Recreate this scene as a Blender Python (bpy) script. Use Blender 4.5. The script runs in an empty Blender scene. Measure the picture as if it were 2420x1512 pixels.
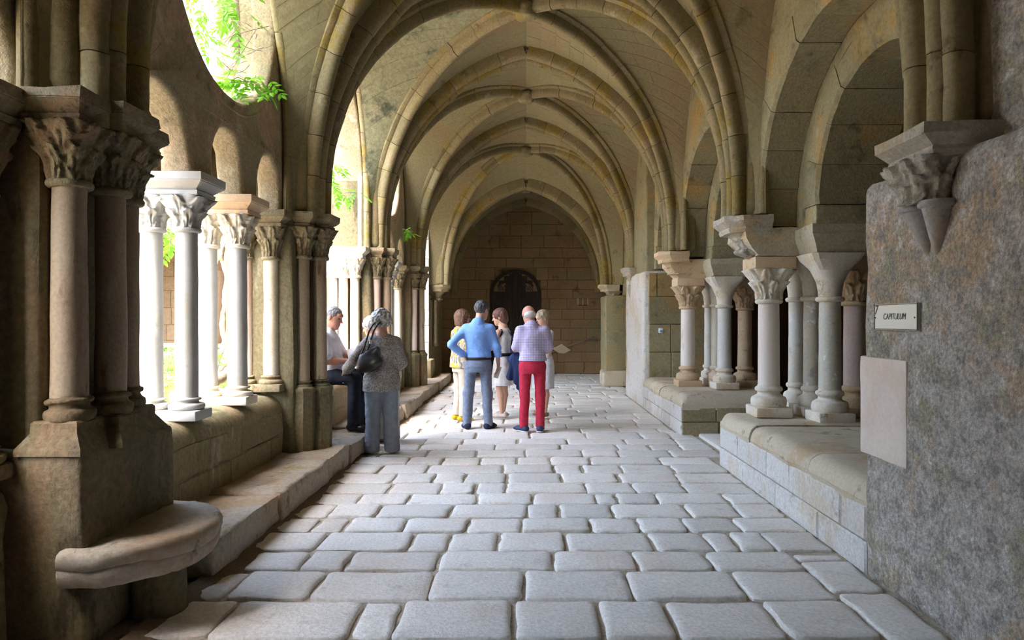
import bpy, bmesh, math, random
import numpy as np
from mathutils import Vector, Matrix, Euler

random.seed(7)
rng = np.random.default_rng(11)
PI = math.pi
SC = bpy.context.scene
COL = SC.collection

# ------------------------------------------------------------------ camera, light, exposure
F = 1613.0                        # focal length in pixels of the 2420 x 1512 frame
EYE = 1.53
cam_d = bpy.data.cameras.new('camera')
cam_d.sensor_fit = 'HORIZONTAL'
cam_d.sensor_width = 36.0
cam_d.lens = F * 36.0 / 2420.0
cam_d.shift_x = -33.0 / 2420.0
cam_d.shift_y = 0.0
cam_d.clip_start = 0.05
cam_d.clip_end = 300
cam = bpy.data.objects.new('camera', cam_d)
cam.location = (0, 0, EYE)
cam.rotation_euler = (PI / 2, 0, 0)
COL.objects.link(cam)
SC.camera = cam

world = bpy.data.worlds.new('world')
SC.world = world
world.use_nodes = True
wn = world.node_tree
for n in list(wn.nodes):
    wn.nodes.remove(n)
w_out = wn.nodes.new('ShaderNodeOutputWorld')
w_bg = wn.nodes.new('ShaderNodeBackground')
w_sky = wn.nodes.new('ShaderNodeTexSky')
w_sky.sky_type = 'NISHITA'
w_sky.sun_disc = False
w_sky.sun_elevation = math.radians(58)
w_sky.sun_rotation = math.radians(197)
w_sky.air_density = 1.0
w_sky.dust_density = 2.0
w_bg.inputs['Strength'].default_value = 0.95
w_wb = wn.nodes.new('ShaderNodeMix'); w_wb.data_type = 'RGBA'; w_wb.blend_type = 'MULTIPLY'      # white balance of the camera
w_wb.inputs[0].default_value = 1.0; w_wb.inputs[7].default_value = (1.07, 0.98, 0.85, 1)
wn.links.new(w_sky.outputs[0], w_wb.inputs[6])
wn.links.new(w_wb.outputs[2], w_bg.inputs[0])
wn.links.new(w_bg.outputs[0], w_out.inputs[0])

SUN_TO = Vector((-0.165, -0.50, 0.85)).normalized()     # direction towards the sun
sun_d = bpy.data.lights.new('sun', 'SUN')
sun_d.energy = 2.0
sun_d.angle = math.radians(0.6)
sun_d.color = (1.0, 0.93, 0.80)
sun = bpy.data.objects.new('sun', sun_d)
sun.rotation_euler = SUN_TO.to_track_quat('Z', 'Y').to_euler()
COL.objects.link(sun)

vs = SC.view_settings
vs.view_transform = 'Standard'
vs.look = 'None'
vs.gamma = 1.0
vs.use_curve_mapping = False
vs.exposure = 2.25
SC.cycles.max_bounces = 10
SC.cycles.diffuse_bounces = 7
SC.cycles.glossy_bounces = 3
SC.cycles.transmission_bounces = 4
SC.cycles.transparent_max_bounces = 4
SC.cycles.sample_clamp_indirect = 6.0
SC.cycles.caustics_reflective = False
SC.cycles.caustics_refractive = False
SC.cycles.use_denoising = True

# ------------------------------------------------------------------ small helpers
def W(px, d):
    """world X of picture column px at distance d"""
    return (px - 1243.0) * d / F

def new_obj(name, data, parent=None, loc=None, rz=0.0):
    o = bpy.data.objects.new(name, data)
    COL.objects.link(o)
    if parent is not None:
        o.parent = parent
    if loc is not None:
        o.location = loc
    if rz:
        o.rotation_euler = (0, 0, rz)
    return o

def thing(name, label, cat, loc=(0, 0, 0), rz=0.0, group=None):
    o = new_obj(name, None, None, loc, rz)
    o.empty_display_size = 0.1
    o['label'] = label
    o['category'] = cat
    if group:
        o['group'] = group
    return o

def tag(o, label, cat, group=None):
    o['label'] = label
    o['category'] = cat
    if group:
        o['group'] = group
    return o

def struct(name, label=None, mesh=None):
    o = new_obj(name, mesh)
    o['kind'] = 'structure'
    o['label'] = label or name.replace('_', ' ')
    return o

def mk_mesh(name, V, Fc, mat=None, smooth=False, sharp=None):
    me = bpy.data.meshes.new(name)
    V = np.asarray(V, dtype=float)
    me.from_pydata(V.tolist(), [], [tuple(int(i) for i in f) for f in Fc])
    if mat is not None:
        me.materials.append(mat)
    if smooth:
        me.polygons.foreach_set('use_smooth', [True] * len(me.polygons))
        if sharp:
            try:
                me.set_sharp_from_angle(angle=math.radians(sharp))
            except Exception:
                pass
    me.update()
    return me

def part(name, V, Fc, mat, parent, smooth=False, sharp=None, loc=None, label=None):
    o = new_obj(name, mk_mesh(name, V, Fc, mat, smooth, sharp), parent, loc)
    if label:
        o['label'] = label
    return o

class MB:
    """collects pieces of ONE mesh"""
    def __init__(s):
        s.V = []
        s.F = []
    def add(s, V, Fc):
        b = len(s.V)
        s.V.extend([tuple(v) for v in V])
        s.F.extend([tuple(i + b for i in f) for f in Fc])
        return s
    def get(s):
        return np.array(s.V, dtype=float), s.F

def fade(t):
    return t * t * t * (t * (t * 6 - 15) + 10)

def vnoise(P, scale=1.0, seed=0):
    """value noise in -1..1 at the points P"""
    Q = np.asarray(P, dtype=float) * scale + seed * 17.31
    I = np.floor(Q).astype(np.int64)
    f = fade(Q - I)
    def h(a, b, c):
        n = (a * 73856093) ^ (b * 19349663) ^ (c * 83492791) ^ (seed * 2654435 + 99)
        n = (n ^ (n >> 13)) * 1274126177
        n = n & 0x7fffffff
        n = (n ^ (n >> 16)) * 60493 & 0x7fffffff
        return (n % 65536) / 32768.0 - 1.0
    r = 0
    for dx in (0, 1):
        for dy in (0, 1):
            for dz in (0, 1):
                w = (f[:, 0] if dx else 1 - f[:, 0]) * (f[:, 1] if dy else 1 - f[:, 1]) * (f[:, 2] if dz else 1 - f[:, 2])
                r = r + w * h(I[:, 0] + dx, I[:, 1] + dy, I[:, 2] + dz)
    return r

def worn(V, amp, scale=6.0, seed=0):
    V = np.array(V, dtype=float)
    for a in range(3):
        V[:, a] += amp * vnoise(V, scale, seed + a * 5) + amp * 0.5 * vnoise(V, scale * 2.7, seed + a * 5 + 2)
    return V

def box(x0, x1, y0, y1, z0, z1):
    V = [(x0, y0, z0), (x1, y0, z0), (x1, y1, z0), (x0, y1, z0), (x0, y0, z1), (x1, y0, z1), (x1, y1, z1), (x0, y1, z1)]
    Fc = [(0, 3, 2, 1), (4, 5, 6, 7), (0, 1, 5, 4), (1, 2, 6, 5), (2, 3, 7, 6), (3, 0, 4, 7)]
    return V, Fc

def bevel_box(x0, x1, y0, y1, z0, z1, b=0.02, seg=2, cuts=0, wear=0.0, wscale=5.0, seed=0):
    """a stone block with worn rounded edges"""
    bm = bmesh.new()
    V, Fc = box(x0, x1, y0, y1, z0, z1)
    vs_ = [bm.verts.new(v) for v in V]
    for f in Fc:
        bm.faces.new([vs_[i] for i in f])
    b = min(b, 0.45 * min(x1 - x0, y1 - y0, z1 - z0))
    if b > 0:
        bmesh.ops.bevel(bm, geom=list(bm.edges), offset=b, segments=seg, profile=0.5, affect='EDGES')
    if cuts:
        L = max(x1 - x0, y1 - y0, z1 - z0) / (cuts + 1)
        for ax, (a, c) in enumerate(((x0, x1), (y0, y1), (z0, z1))):
            n = int((c - a) / L + 0.5)
            for i in range(1, n):
                co = [0, 0, 0]; no = [0, 0, 0]
                co[ax] = a + (c - a) * i / n; no[ax] = 1
                bmesh.ops.bisect_plane(bm, geom=list(bm.verts) + list(bm.edges) + list(bm.faces), plane_co=co, plane_no=no)
    bm.verts.index_update()
    V = np.array([v.co[:] for v in bm.verts])
    Fc = [[v.index for v in f.verts] for f in bm.faces]
    bm.free()
    if wear:
        V = worn(V, wear, wscale, seed)
    return V, Fc

def lathe(prof, n=24, cx=0.0, cy=0.0, caps=True):
    V = []; Fc = []
    for (r, z) in prof:
        for i in range(n):
            a = 2 * PI * i / n
            V.append((cx + r * math.cos(a), cy + r * math.sin(a), z))
    for j in range(len(prof) - 1):
        for i in range(n):
            i2 = (i + 1) % n
            Fc.append((j * n + i, j * n + i2, (j + 1) * n + i2, (j + 1) * n + i))
    if caps:
        Fc.append(tuple(range(n - 1, -1, -1)))
        Fc.append(tuple((len(prof) - 1) * n + i for i in range(n)))
    return V, Fc

def loft(rings, cap=True):
    """rings: lists of equal length of points, outward winding counter-clockwise seen from the end"""
    n = len(rings[0]); V = []; Fc = []
    for r in rings:
        V.extend([tuple(p) for p in r])
    for j in range(len(rings) - 1):
        for i in range(n):
            i2 = (i + 1) % n
            Fc.append((j * n + i, j * n + i2, (j + 1) * n + i2, (j + 1) * n + i))
    if cap:
        Fc.append(tuple(range(n - 1, -1, -1)))
        Fc.append(tuple((len(rings) - 1) * n + i for i in range(n)))
    return V, Fc

def tube(pts, rad, n=8):
    pts = [Vector(p) for p in pts]
    rings = []
    up = Vector((0.13, 0.31, 0.94)).normalized()
    for i, p in enumerate(pts):
        t = (pts[min(i + 1, len(pts) - 1)] - pts[max(i - 1, 0)]).normalized()
        a = t.cross(up)
        if a.length < 1e-4:
            a = t.cross(Vector((1, 0, 0)))
        a.normalize(); b = a.cross(t).normalized()
        r = rad[i] if hasattr(rad, '__len__') else rad
        rings.append([p + (a * math.cos(2 * PI * k / n) - b * math.sin(2 * PI * k / n)) * r for k in range(n)])
    return loft(rings)

# ------------------------------------------------------------------ materials
def mat_new(name):
    m = bpy.data.materials.new(name)
    m.use_nodes = True
    nt = m.node_tree
    for n in list(nt.nodes):
        nt.nodes.remove(n)
    out = nt.nodes.new('ShaderNodeOutputMaterial')
    bs = nt.nodes.new('ShaderNodeBsdfPrincipled')
    nt.links.new(bs.outputs[0], out.inputs[0])
    return m, nt, bs

def rgba(c):
    return (c[0], c[1], c[2], 1.0)

def n_noise(nt, vec, scale, detail=4, rough=0.6):
    n = nt.nodes.new('ShaderNodeTexNoise')
    n.inputs['Scale'].default_value = scale
    n.inputs['Detail'].default_value = detail
    n.inputs['Roughness'].default_value = rough
    nt.links.new(vec, n.inputs['Vector'])
    return n.outputs['Fac']

def n_range(nt, fac, a, b, lo=0.0, hi=1.0):
    r = nt.nodes.new('ShaderNodeMapRange')
    r.interpolation_type = 'SMOOTHSTEP'
    r.inputs['From Min'].default_value = a
    r.inputs['From Max'].default_value = b
    r.inputs['To Min'].default_value = lo
    r.inputs['To Max'].default_value = hi
    nt.links.new(fac, r.inputs['Value'])
    return r.outputs[0]

def n_mix(nt, fac, a, b, mode='MIX'):
    m = nt.nodes.new('ShaderNodeMix')
    m.data_type = 'RGBA'
    m.blend_type = mode
    for sock, v in ((0, fac), (6, a), (7, b)):
        if isinstance(v, (int, float)):
            m.inputs[sock].default_value = v
        elif isinstance(v, tuple):
            m.inputs[sock].default_value = rgba(v)
        else:
            nt.links.new(v, m.inputs[sock])
    return m.outputs[2]

def stone(name, base, warm=None, dark=None, green=None, light=None, warm_t=(0.5, 0.62), dark_t=(0.58, 0.68), green_t=(0.54, 0.66), light_t=(0.6, 0.7),
          s1=0.9, s2=3.5, s3=28.0, speck=0.25, bump=0.35, rough=0.85, rand=0.12, streak=False, spec=0.25):
    m, nt, bs = mat_new(name)
    geo = nt.nodes.new('ShaderNodeNewGeometry')
    pos = geo.outputs['Position']
    if streak:
        mp = nt.nodes.new('ShaderNodeMapping')
        mp.inputs['Scale'].default_value = (1, 1, 0.28)
        nt.links.new(pos, mp.inputs['Vector'])
        pos = mp.outputs[0]
    f1 = n_noise(nt, pos, s1, 5, 0.65)
    f2 = n_noise(nt, pos, s2, 6, 0.7)
    f3 = n_noise(nt, geo.outputs['Position'], s3, 5, 0.7)
    c = base
    if warm: c = n_mix(nt, n_range(nt, f1, *warm_t), c, warm)
    if green:
        f4 = n_noise(nt, pos, s1 * 1.7, 5, 0.7)
        c = n_mix(nt, n_range(nt, f4, *green_t), c, green)
    if light: c = n_mix(nt, n_range(nt, f2, 1 - light_t[1], 1 - light_t[0], 1, 0), c, light)
    if dark: c = n_mix(nt, n_range(nt, f2, *dark_t), c, dark)
    c = n_mix(nt, 1.0, c, n_mix(nt, n_range(nt, f3, 0.25, 0.75), (1 - speck,) * 3, (1 + speck * 0.6,) * 3), 'MULTIPLY')
    if rand:
        oi = nt.nodes.new('ShaderNodeObjectInfo')
        mr = nt.nodes.new('ShaderNodeMapRange')
        mr.inputs['To Min'].default_value = 1 - rand
        mr.inputs['To Max'].default_value = 1 + rand
        nt.links.new(oi.outputs['Random'], mr.inputs['Value'])
        c = n_mix(nt, 1.0, c, mr.outputs[0], 'MULTIPLY')
    nt.links.new(c, bs.inputs['Base Color'])
    bs.inputs['Roughness'].default_value = rough
    bs.inputs['Specular IOR Level'].default_value = spec
    if bump:
        ad = nt.nodes.new('ShaderNodeMath'); ad.operation = 'MULTIPLY_ADD'
        nt.links.new(f2, ad.inputs[0]); ad.inputs[1].default_value = 1.2
        nt.links.new(f3, ad.inputs[2])
        bp = nt.nodes.new('ShaderNodeBump')
        bp.inputs['Strength'].default_value = bump
        bp.inputs['Distance'].default_value = 0.02
        nt.links.new(ad.outputs[0], bp.inputs['Height'])
        nt.links.new(bp.outputs[0], bs.inputs['Normal'])
    return m

def plain(name, col, rough=0.6, metal=0.0, spec=0.4, noise=0.0, nscale=20.0, bump=0.0, sss=0.0):
    m, nt, bs = mat_new(name)
    bs.inputs['Roughness'].default_value = rough
    bs.inputs['Metallic'].default_value = metal
    bs.inputs['Specular IOR Level'].default_value = spec
    bs.inputs['Base Color'].default_value = rgba(col)
    if noise or bump:
        tc = nt.nodes.new('ShaderNodeTexCoord')
        f = n_noise(nt, tc.outputs['Object'], nscale, 4, 0.6)
        if noise:
            c = n_mix(nt, 1.0, col, n_mix(nt, n_range(nt, f, 0.3, 0.7), (1 - noise,) * 3, (1 + noise,) * 3), 'MULTIPLY')
            nt.links.new(c, bs.inputs['Base Color'])
        if bump:
            bp = nt.nodes.new('ShaderNodeBump'); bp.inputs['Strength'].default_value = bump; bp.inputs['Distance'].default_value = 0.01
            nt.links.new(f, bp.inputs['Height']); nt.links.new(bp.outputs[0], bs.inputs['Normal'])
    return m

M = {}
M['paving'] = stone('paving_stone', (0.75, 0.72, 0.665), warm=(0.73, 0.665, 0.595), dark=(0.57, 0.53, 0.47), light=(0.79, 0.77, 0.73), s1=1.3, s2=5, s3=45, speck=0.20, bump=0.42, rough=0.62, rand=0.10, dark_t=(0.56, 0.72), spec=0.35)
M['mortar'] = stone('sandy_joint', (0.50, 0.43, 0.33), dark=(0.30, 0.245, 0.175), s2=7, s3=60, speck=0.35, bump=0.6, rand=0)
M['dirt'] = stone('dirt', (0.27, 0.20, 0.135), dark=(0.15, 0.11, 0.07), s2=9, s3=70, speck=0.4, bump=0.9, rand=0)
M['web'] = stone('vault_plaster', (0.27, 0.233, 0.13), warm=(0.28, 0.21, 0.12), dark=(0.17, 0.14, 0.072), green=(0.235, 0.215, 0.11), green_t=(0.56, 0.72), s1=0.7, s2=2.6, s3=26, speck=0.18, bump=0.3, rand=0.05, dark_t=(0.62, 0.74))
M['web_green'] = stone('vault_plaster_green', (0.26, 0.25, 0.155), warm=(0.34, 0.30, 0.185), dark=(0.075, 0.088, 0.06), green=(0.18, 0.19, 0.115), s1=0.8, s2=2.0, s3=22, speck=0.3, bump=0.3, rand=0.05, dark_t=(0.50, 0.66))
M['rib'] = stone('rib_stone', (0.255, 0.21, 0.113), warm=(0.25, 0.185, 0.055), dark=(0.15, 0.105, 0.055), green=(0.30, 0.225, 0.14), light=(0.37, 0.325, 0.215), warm_t=(0.52, 0.60), s1=1.4, s2=4.0, s3=34, speck=0.25, bump=0.35, rand=0.16, dark_t=(0.60, 0.70))
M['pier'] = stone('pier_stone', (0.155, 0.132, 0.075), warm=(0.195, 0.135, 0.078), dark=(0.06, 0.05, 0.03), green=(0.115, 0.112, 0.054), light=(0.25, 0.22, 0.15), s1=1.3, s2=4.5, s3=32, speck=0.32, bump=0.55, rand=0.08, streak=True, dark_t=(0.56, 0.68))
M['parapet'] = stone('parapet_stone', (0.255, 0.214, 0.122), warm=(0.29, 0.215, 0.122), dark=(0.11, 0.088, 0.052), green=(0.17, 0.163, 0.075), light=(0.40, 0.345, 0.25), s1=1.5, s2=4.0, s3=30, speck=0.3, bump=0.45, rand=0.08, streak=True)
M['ledge'] = stone('ledge_stone', (0.36, 0.315, 0.255), warm=(0.34, 0.25, 0.165), dark=(0.16, 0.135, 0.08), green=(0.23, 0.21, 0.105), s1=1.2, s2=4, s3=34, speck=0.22, bump=0.35, rand=0.06)
M['tracery'] = stone('tracery_stone', (0.36, 0.30, 0.19), warm=(0.50, 0.36, 0.25), dark=(0.19, 0.15, 0.10), green=(0.36, 0.315, 0.19), light=(0.56, 0.49, 0.36), s1=1.6, s2=5, s3=40, speck=0.3, bump=0.6, rand=0.04)
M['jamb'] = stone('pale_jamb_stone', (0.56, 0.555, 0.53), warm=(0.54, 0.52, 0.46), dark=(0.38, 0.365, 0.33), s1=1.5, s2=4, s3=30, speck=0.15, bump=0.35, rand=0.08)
M['marble'] = stone('white_marble', (0.43, 0.43, 0.415), warm=(0.41, 0.39, 0.345), dark=(0.30, 0.30, 0.305), s1=3.0, s2=7, s3=50, speck=0.06, bump=0.06, rough=0.5, rand=0.03, dark_t=(0.60, 0.72), spec=0.35)
M['marble_pink'] = stone('pink_marble', (0.64, 0.53, 0.475), warm=(0.58, 0.42, 0.36), dark=(0.34, 0.24, 0.19), light=(0.68, 0.62, 0.57), s1=3.0, s2=7, s3=60, speck=0.14, bump=0.12, rough=0.55, rand=0.04, dark_t=(0.62, 0.70), streak=True)
M['marble_pale'] = stone('pale_grey_marble', (0.66, 0.65, 0.60), warm=(0.62, 0.58, 0.49), dark=(0.45, 0.44, 0.41), light=(0.76, 0.76, 0.75), s1=2.5, s2=7, s3=50, speck=0.10, bump=0.1, rough=0.5, rand=0.05)
M['marble_rose'] = stone('rosy_white_marble', (0.76, 0.685, 0.615), warm=(0.73, 0.62, 0.535), dark=(0.60, 0.50, 0.43), light=(0.79, 0.745, 0.69), s1=2.0, s2=5, s3=60, speck=0.06, bump=0.08, rough=0.55, rand=0.03, streak=True)
M['marble_cream'] = stone('cream_marble', (0.60, 0.55, 0.445), warm=(0.55, 0.47, 0.34), dark=(0.38, 0.31, 0.21), s1=2.5, s2=6, s3=50, speck=0.12, bump=0.15, rough=0.6, rand=0.04)
M['marble_grey'] = stone('grey_veined_marble', (0.55, 0.535, 0.46), warm=(0.57, 0.52, 0.41), dark=(0.36, 0.34, 0.295), light=(0.78, 0.78, 0.77), light_t=(0.60, 0.63), s1=3.0, s2=8, s3=50, speck=0.15, bump=0.12, rough=0.5, rand=0.05)
M['marble_brown'] = stone('brownish_marble', (0.32, 0.25, 0.175), warm=(0.285, 0.20, 0.14), dark=(0.12, 0.085, 0.055), light=(0.40, 0.335, 0.26), s1=3.0, s2=6, s3=50, speck=0.2, bump=0.2, rough=0.6, rand=0.05, streak=True)
M['cap_pale'] = stone('pale_capital_stone', (0.70, 0.655, 0.56), warm=(0.67, 0.56, 0.41), dark=(0.38, 0.32, 0.24), s1=3, s2=7, s3=50, speck=0.14, bump=0.25, rand=0.03)
M['cap_ochre'] = stone('ochre_capital_stone', (0.58, 0.44, 0.275), warm=(0.60, 0.42, 0.27), dark=(0.33, 0.22, 0.12), s1=3, s2=7, s3=50, speck=0.18, bump=0.3, rand=0.05)
M['cap_dark'] = stone('weathered_capital_stone', (0.25, 0.21, 0.128), warm=(0.27, 0.19, 0.115), dark=(0.075, 0.063, 0.042), green=(0.205, 0.195, 0.105), light=(0.35, 0.32, 0.225), s1=3, s2=7, s3=50, speck=0.3, bump=0.6, rand=0.05)
M['abacus_ochre'] = stone('ochre_abacus_stone', (0.62, 0.48, 0.32), warm=(0.60, 0.43, 0.28), dark=(0.42, 0.30, 0.18), s1=2.5, s2=6, s3=40, speck=0.12, bump=0.15, rand=0.03)
M['rough'] = stone('rough_weathered_wall', (0.55, 0.515, 0.46), warm=(0.55, 0.42, 0.29), dark=(0.36, 0.335, 0.30), green=(0.43, 0.40, 0.275), light=(0.68, 0.65, 0.61), warm_t=(0.52, 0.62), green_t=(0.5, 0.62), dark_t=(0.50, 0.62), light_t=(0.54, 0.64), s1=1.6, s2=11.0, s3=48, speck=0.5, bump=1.0, rand=0.03)
M['plaster_pink'] = stone('smooth_pinkish_plaster', (0.70, 0.61, 0.53), warm=(0.66, 0.55, 0.46), dark=(0.45, 0.36, 0.30), dark_t=(0.68, 0.8), s1=2, s2=4, s3=40, speck=0.08, bump=0.12, rand=0)
M['bench_face'] = stone('bench_face_stone', (0.62, 0.60, 0.56), warm=(0.58, 0.51, 0.41), dark=(0.37, 0.345, 0.31), light=(0.72, 0.71, 0.69), s1=1.6, s2=7, s3=40, speck=0.22, bump=0.45, rand=0.06)
M['coping'] = stone('bench_coping_stone', (0.56, 0.485, 0.36), warm=(0.50, 0.385, 0.255), dark=(0.30, 0.24, 0.16), light=(0.60, 0.555, 0.46), s1=1.8, s2=4, s3=40, speck=0.15, bump=0.3, rand=0.08)
M['arch'] = stone('arch_stone', (0.31, 0.272, 0.16), warm=(0.39, 0.265, 0.105), dark=(0.14, 0.117, 0.072), green=(0.235, 0.215, 0.13), light=(0.41, 0.365, 0.25), s1=1.3, s2=4.5, s3=36, speck=0.28, bump=0.5, rand=0.13, dark_t=(0.56, 0.70))
M['impost'] = stone('impost_stone', (0.48, 0.43, 0.32), warm=(0.54, 0.41, 0.24), dark=(0.235, 0.205, 0.15), green=(0.35, 0.325, 0.23), s1=2, s2=4.5, s3=36, speck=0.22, bump=0.4, rand=0.08)
M['corbel'] = stone('corbel_stone', (0.44, 0.41, 0.345), warm=(0.45, 0.35, 0.23), dark=(0.19, 0.17, 0.135), light=(0.56, 0.54, 0.49), s1=2, s2=6, s3=45, speck=0.25, bump=0.5, rand=0.1)
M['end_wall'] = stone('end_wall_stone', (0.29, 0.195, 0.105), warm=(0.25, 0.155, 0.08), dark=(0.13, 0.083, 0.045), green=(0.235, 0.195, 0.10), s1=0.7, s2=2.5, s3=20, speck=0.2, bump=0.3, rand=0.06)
M['door_wood'] = plain('dark_door_wood', (0.022, 0.015, 0.011), 0.65, noise=0.4, nscale=9, bump=0.3)
M['iron'] = plain('dark_iron', (0.03, 0.028, 0.026), 0.5, 0.6)
M['gravel'] = stone('garden_gravel', (0.48, 0.425, 0.335), dark=(0.30, 0.25, 0.185), s1=1.0, s2=6, s3=60, speck=0.3, bump=0.5, rand=0)
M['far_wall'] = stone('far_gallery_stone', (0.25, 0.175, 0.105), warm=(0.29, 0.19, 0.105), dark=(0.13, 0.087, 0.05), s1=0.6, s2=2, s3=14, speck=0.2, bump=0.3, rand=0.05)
M['bark'] = stone('vine_bark', (0.34, 0.28, 0.215), dark=(0.15, 0.115, 0.08), s1=3, s2=14, s3=60, speck=0.3, bump=0.8, rand=0)
# ------------------------------------------------------------------ setting: floor of worn paving stones
PD = [0.10, 3.50, 7.0, 10.35, 13.8, 16.5]        # distances of the piers (transverse ribs)
END = 19.5

floor = struct('floor', 'worn limestone paving of the covered walk')
part('floor_bed', *box(-3.0, 9.5, -3.2, 20.5, -0.3, -0.022), M['mortar'], floor)

def D_of(py):
    return EYE * F / (py - 755.0)

def stone_poly(poly, z=0.0, h=0.045, r=0.032, seed=0, tilt=0.006):
    """a paving stone from its corner polygon (counter-clockwise): rounded worn outline, pillowed top"""
    R = random.Random(seed)
    P = [Vector((x, y)) for x, y in poly]
    out = []
    n = len(P)
    for i in range(n):
        a, b, c = P[i - 1], P[i], P[(i + 1) % n]
        l1 = (a - b).length; l2 = (c - b).length
        rr = min(r * R.uniform(0.6, 1.9), 0.35 * l1, 0.35 * l2)
        p0 = b + (a - b).normalized() * rr
        p1 = b + (c - b).normalized() * rr
        for t in (0.0, 0.5, 1.0):
            out.append(p0 * (1 - t) ** 2 + b * 2 * t * (1 - t) + p1 * t * t)
        m = (c - b)
        if m.length > 0.3:
            for t in (0.35, 0.65):
                q = b + m * t
                nrm = Vector((m.y, -m.x)).normalized()
                out.append(q + nrm * R.uniform(-0.014, 0.006))
    c = sum(out, Vector((0, 0))) / len(out)
    rings = []
    sx, sy = R.uniform(-tilt, tilt), R.uniform(-tilt, tilt)
    dz = R.uniform(-0.007, 0.006)
    V = []; Fc = []; m = len(out)
    for (ins, zz) in ((0.0, -h), (0.003, -0.011), (0.012, -0.004), (0.045, 0.0)):
        for p in out:
            d = c - p
            L = d.length
            q = p + d * min(ins / max(L, 1e-3), 0.6)
            V.append((q.x, q.y, z + dz + zz + sx * (q.x - c.x) + sy * (q.y - c.y) + (R.uniform(-0.003, 0.003) if zz > -0.03 else 0)))
    V.append((c.x, c.y, z + dz + 0.001))
    for j in range(3):
        for i in range(m):
            i2 = (i + 1) % m
            Fc.append((j * m + i, j * m + i2, (j + 1) * m + i2, (j + 1) * m + i))
    for i in range(m):
        Fc.append((3 * m + i, 3 * m + (i + 1) % m, 4 * m))
    return V, Fc

XL, XR, XB = -1.875, 2.055, 1.735
# rows read from the photograph: far and near edge (picture rows) and the joints (picture columns at mid row)
ROWS = [
    (1508, 1640, [560, 800, 1010, 1190, 1420, 1640, 1900, 2180], 1),
    (1416, 1505, [527, 841, 940, 1213, 1416, 1586, 1836], 1),
    (1346, 1413, [560, 750, 1019, 1235, 1489, 1745], 1),
    (1300, 1344, [590, 721, 821, 1040, 1307, 1500, 1677], 1),
    (1255, 1298, [605, 759, 973, 1062, 1176, 1336, 1541, 1673, 1736, 1814], 0),
    (1221, 1253, [640, 746, 820, 955, 1106, 1234, 1395, 1509, 1618, 1741], 0),
    (1188, 1219, [665, 788, 895, 1066, 1246, 1320, 1445, 1623, 1741], 0),
    (1163, 1187, [700, 850, 966, 1128, 1259, 1406, 1457, 1552, 1715], 0),
    (1138, 1162, [720, 921, 1042, 1125, 1196, 1385, 1498, 1618], 0),
    (1115, 1137, [760, 932, 1025, 1100, 1199, 1326, 1461, 1599], 0),
    (1095, 1114, [790, 900, 1010, 1190, 1310, 1376, 1470, 1589], 0),
    (1078, 1094, [840, 965, 1048, 1134, 1220, 1300, 1395, 1560], 0),
]
stones = []
GAP = 0.0065
def q4(x0, x1, y0, y1, R):
    j = lambda a=0.011: R.uniform(-a, a)
    return [(x0 + GAP + j(), y0 + GAP + j()), (x1 - GAP + j(), y0 + GAP + j()), (x1 - GAP + j(), y1 - GAP + j()), (x0 + GAP + j(), y1 - GAP + j())]
RR = random.Random(3)
for (yf, yn, js, band) in ROWS:
    d0, d1 = D_of(yn), D_of(yf)
    dm = EYE * F / ((yf + yn) / 2 - 755)
    xs = [XL] + [x for x in (W(p, dm) for p in js) if XL + 0.06 < x < (XB if band else XR) - 0.08] + [XB if band else XR]
    for a, b in zip(xs[:-1], xs[1:]):
        stones.append(q4(a, b, d0, d1, RR))
for a, b in ((1512, 1397), (1395, 1322), (1320, 1306), (1640, 1514)):
    stones.append(q4(XB, XR, D_of(a), D_of(b), RR))
y = D_of(1076)
while y < END - 0.05:
    h = RR.uniform(0.30, 0.50)
    x = XL + RR.uniform(-0.25, 0)
    xr = 2.05
    if 7.4 < y < 8.9:
        xr = 2.25
    if y > 14.2:
        x = -2.3 + RR.uniform(-0.2, 0) if y > 17.0 else x
        xr = 2.25
    first = True
    while x < xr - 0.02:
        w = RR.uniform(0.34, 0.80)
        x2 = min(x + w, xr)
        if xr - x2 < 0.2: x2 = xr
        xx = max(x, XL if y < 17 else -2.3)
        if x2 - xx > 0.1:
            stones.append(q4(xx, x2, y, min(y + h, END - 0.02), RR))
        x = x2
    y += h
far = MB()
for i, p in enumerate(stones):
    V, Fc = stone_poly(p, seed=i + 5)
    if i < 296:
        o = part('paving_stone', V, Fc, M['paving'], floor, smooth=True, sharp=50)
    else:
        far.add(V, Fc)
if far.V:
    o = part('distant_paving', far.V, far.F, M['paving'], floor, smooth=True, sharp=50)
    o['kind'] = 'stuff'
N_STONES = len(stones)
# dirt gathered along the foot of the ledge
xs = np.linspace(0, 1, 7); ys = np.linspace(3.0, 17.5, 150)
V = []; Fc = []
for j, yy in enumerate(ys):
    for i, t in enumerate(xs):
        ed = 0.10 * vnoise(np.array([[0, yy, 3.0]]), 2.2, 4)[0] + 0.05 * vnoise(np.array([[0, yy, 3.0]]), 7, 4)[0]
        wd = (0.13 if yy < 7 else 0.09) + ed * 0.7
        V.append((-1.92 + t * (0.10 + max(wd, 0.02)), yy, 0.018 * (1 - t) - 0.022 * t + 0.008 * vnoise(np.array([[t * 2, yy * 6, 0]]), 3, 2)[0]))
for j in range(len(ys) - 1):
    for i in range(6):
        a = j * 7 + i
        Fc.append((a, a + 1, a + 8, a + 7))
o = part('dirt_strip', V, Fc, M['dirt'], floor, smooth=True)
o['kind'] = 'stuff'

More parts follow.
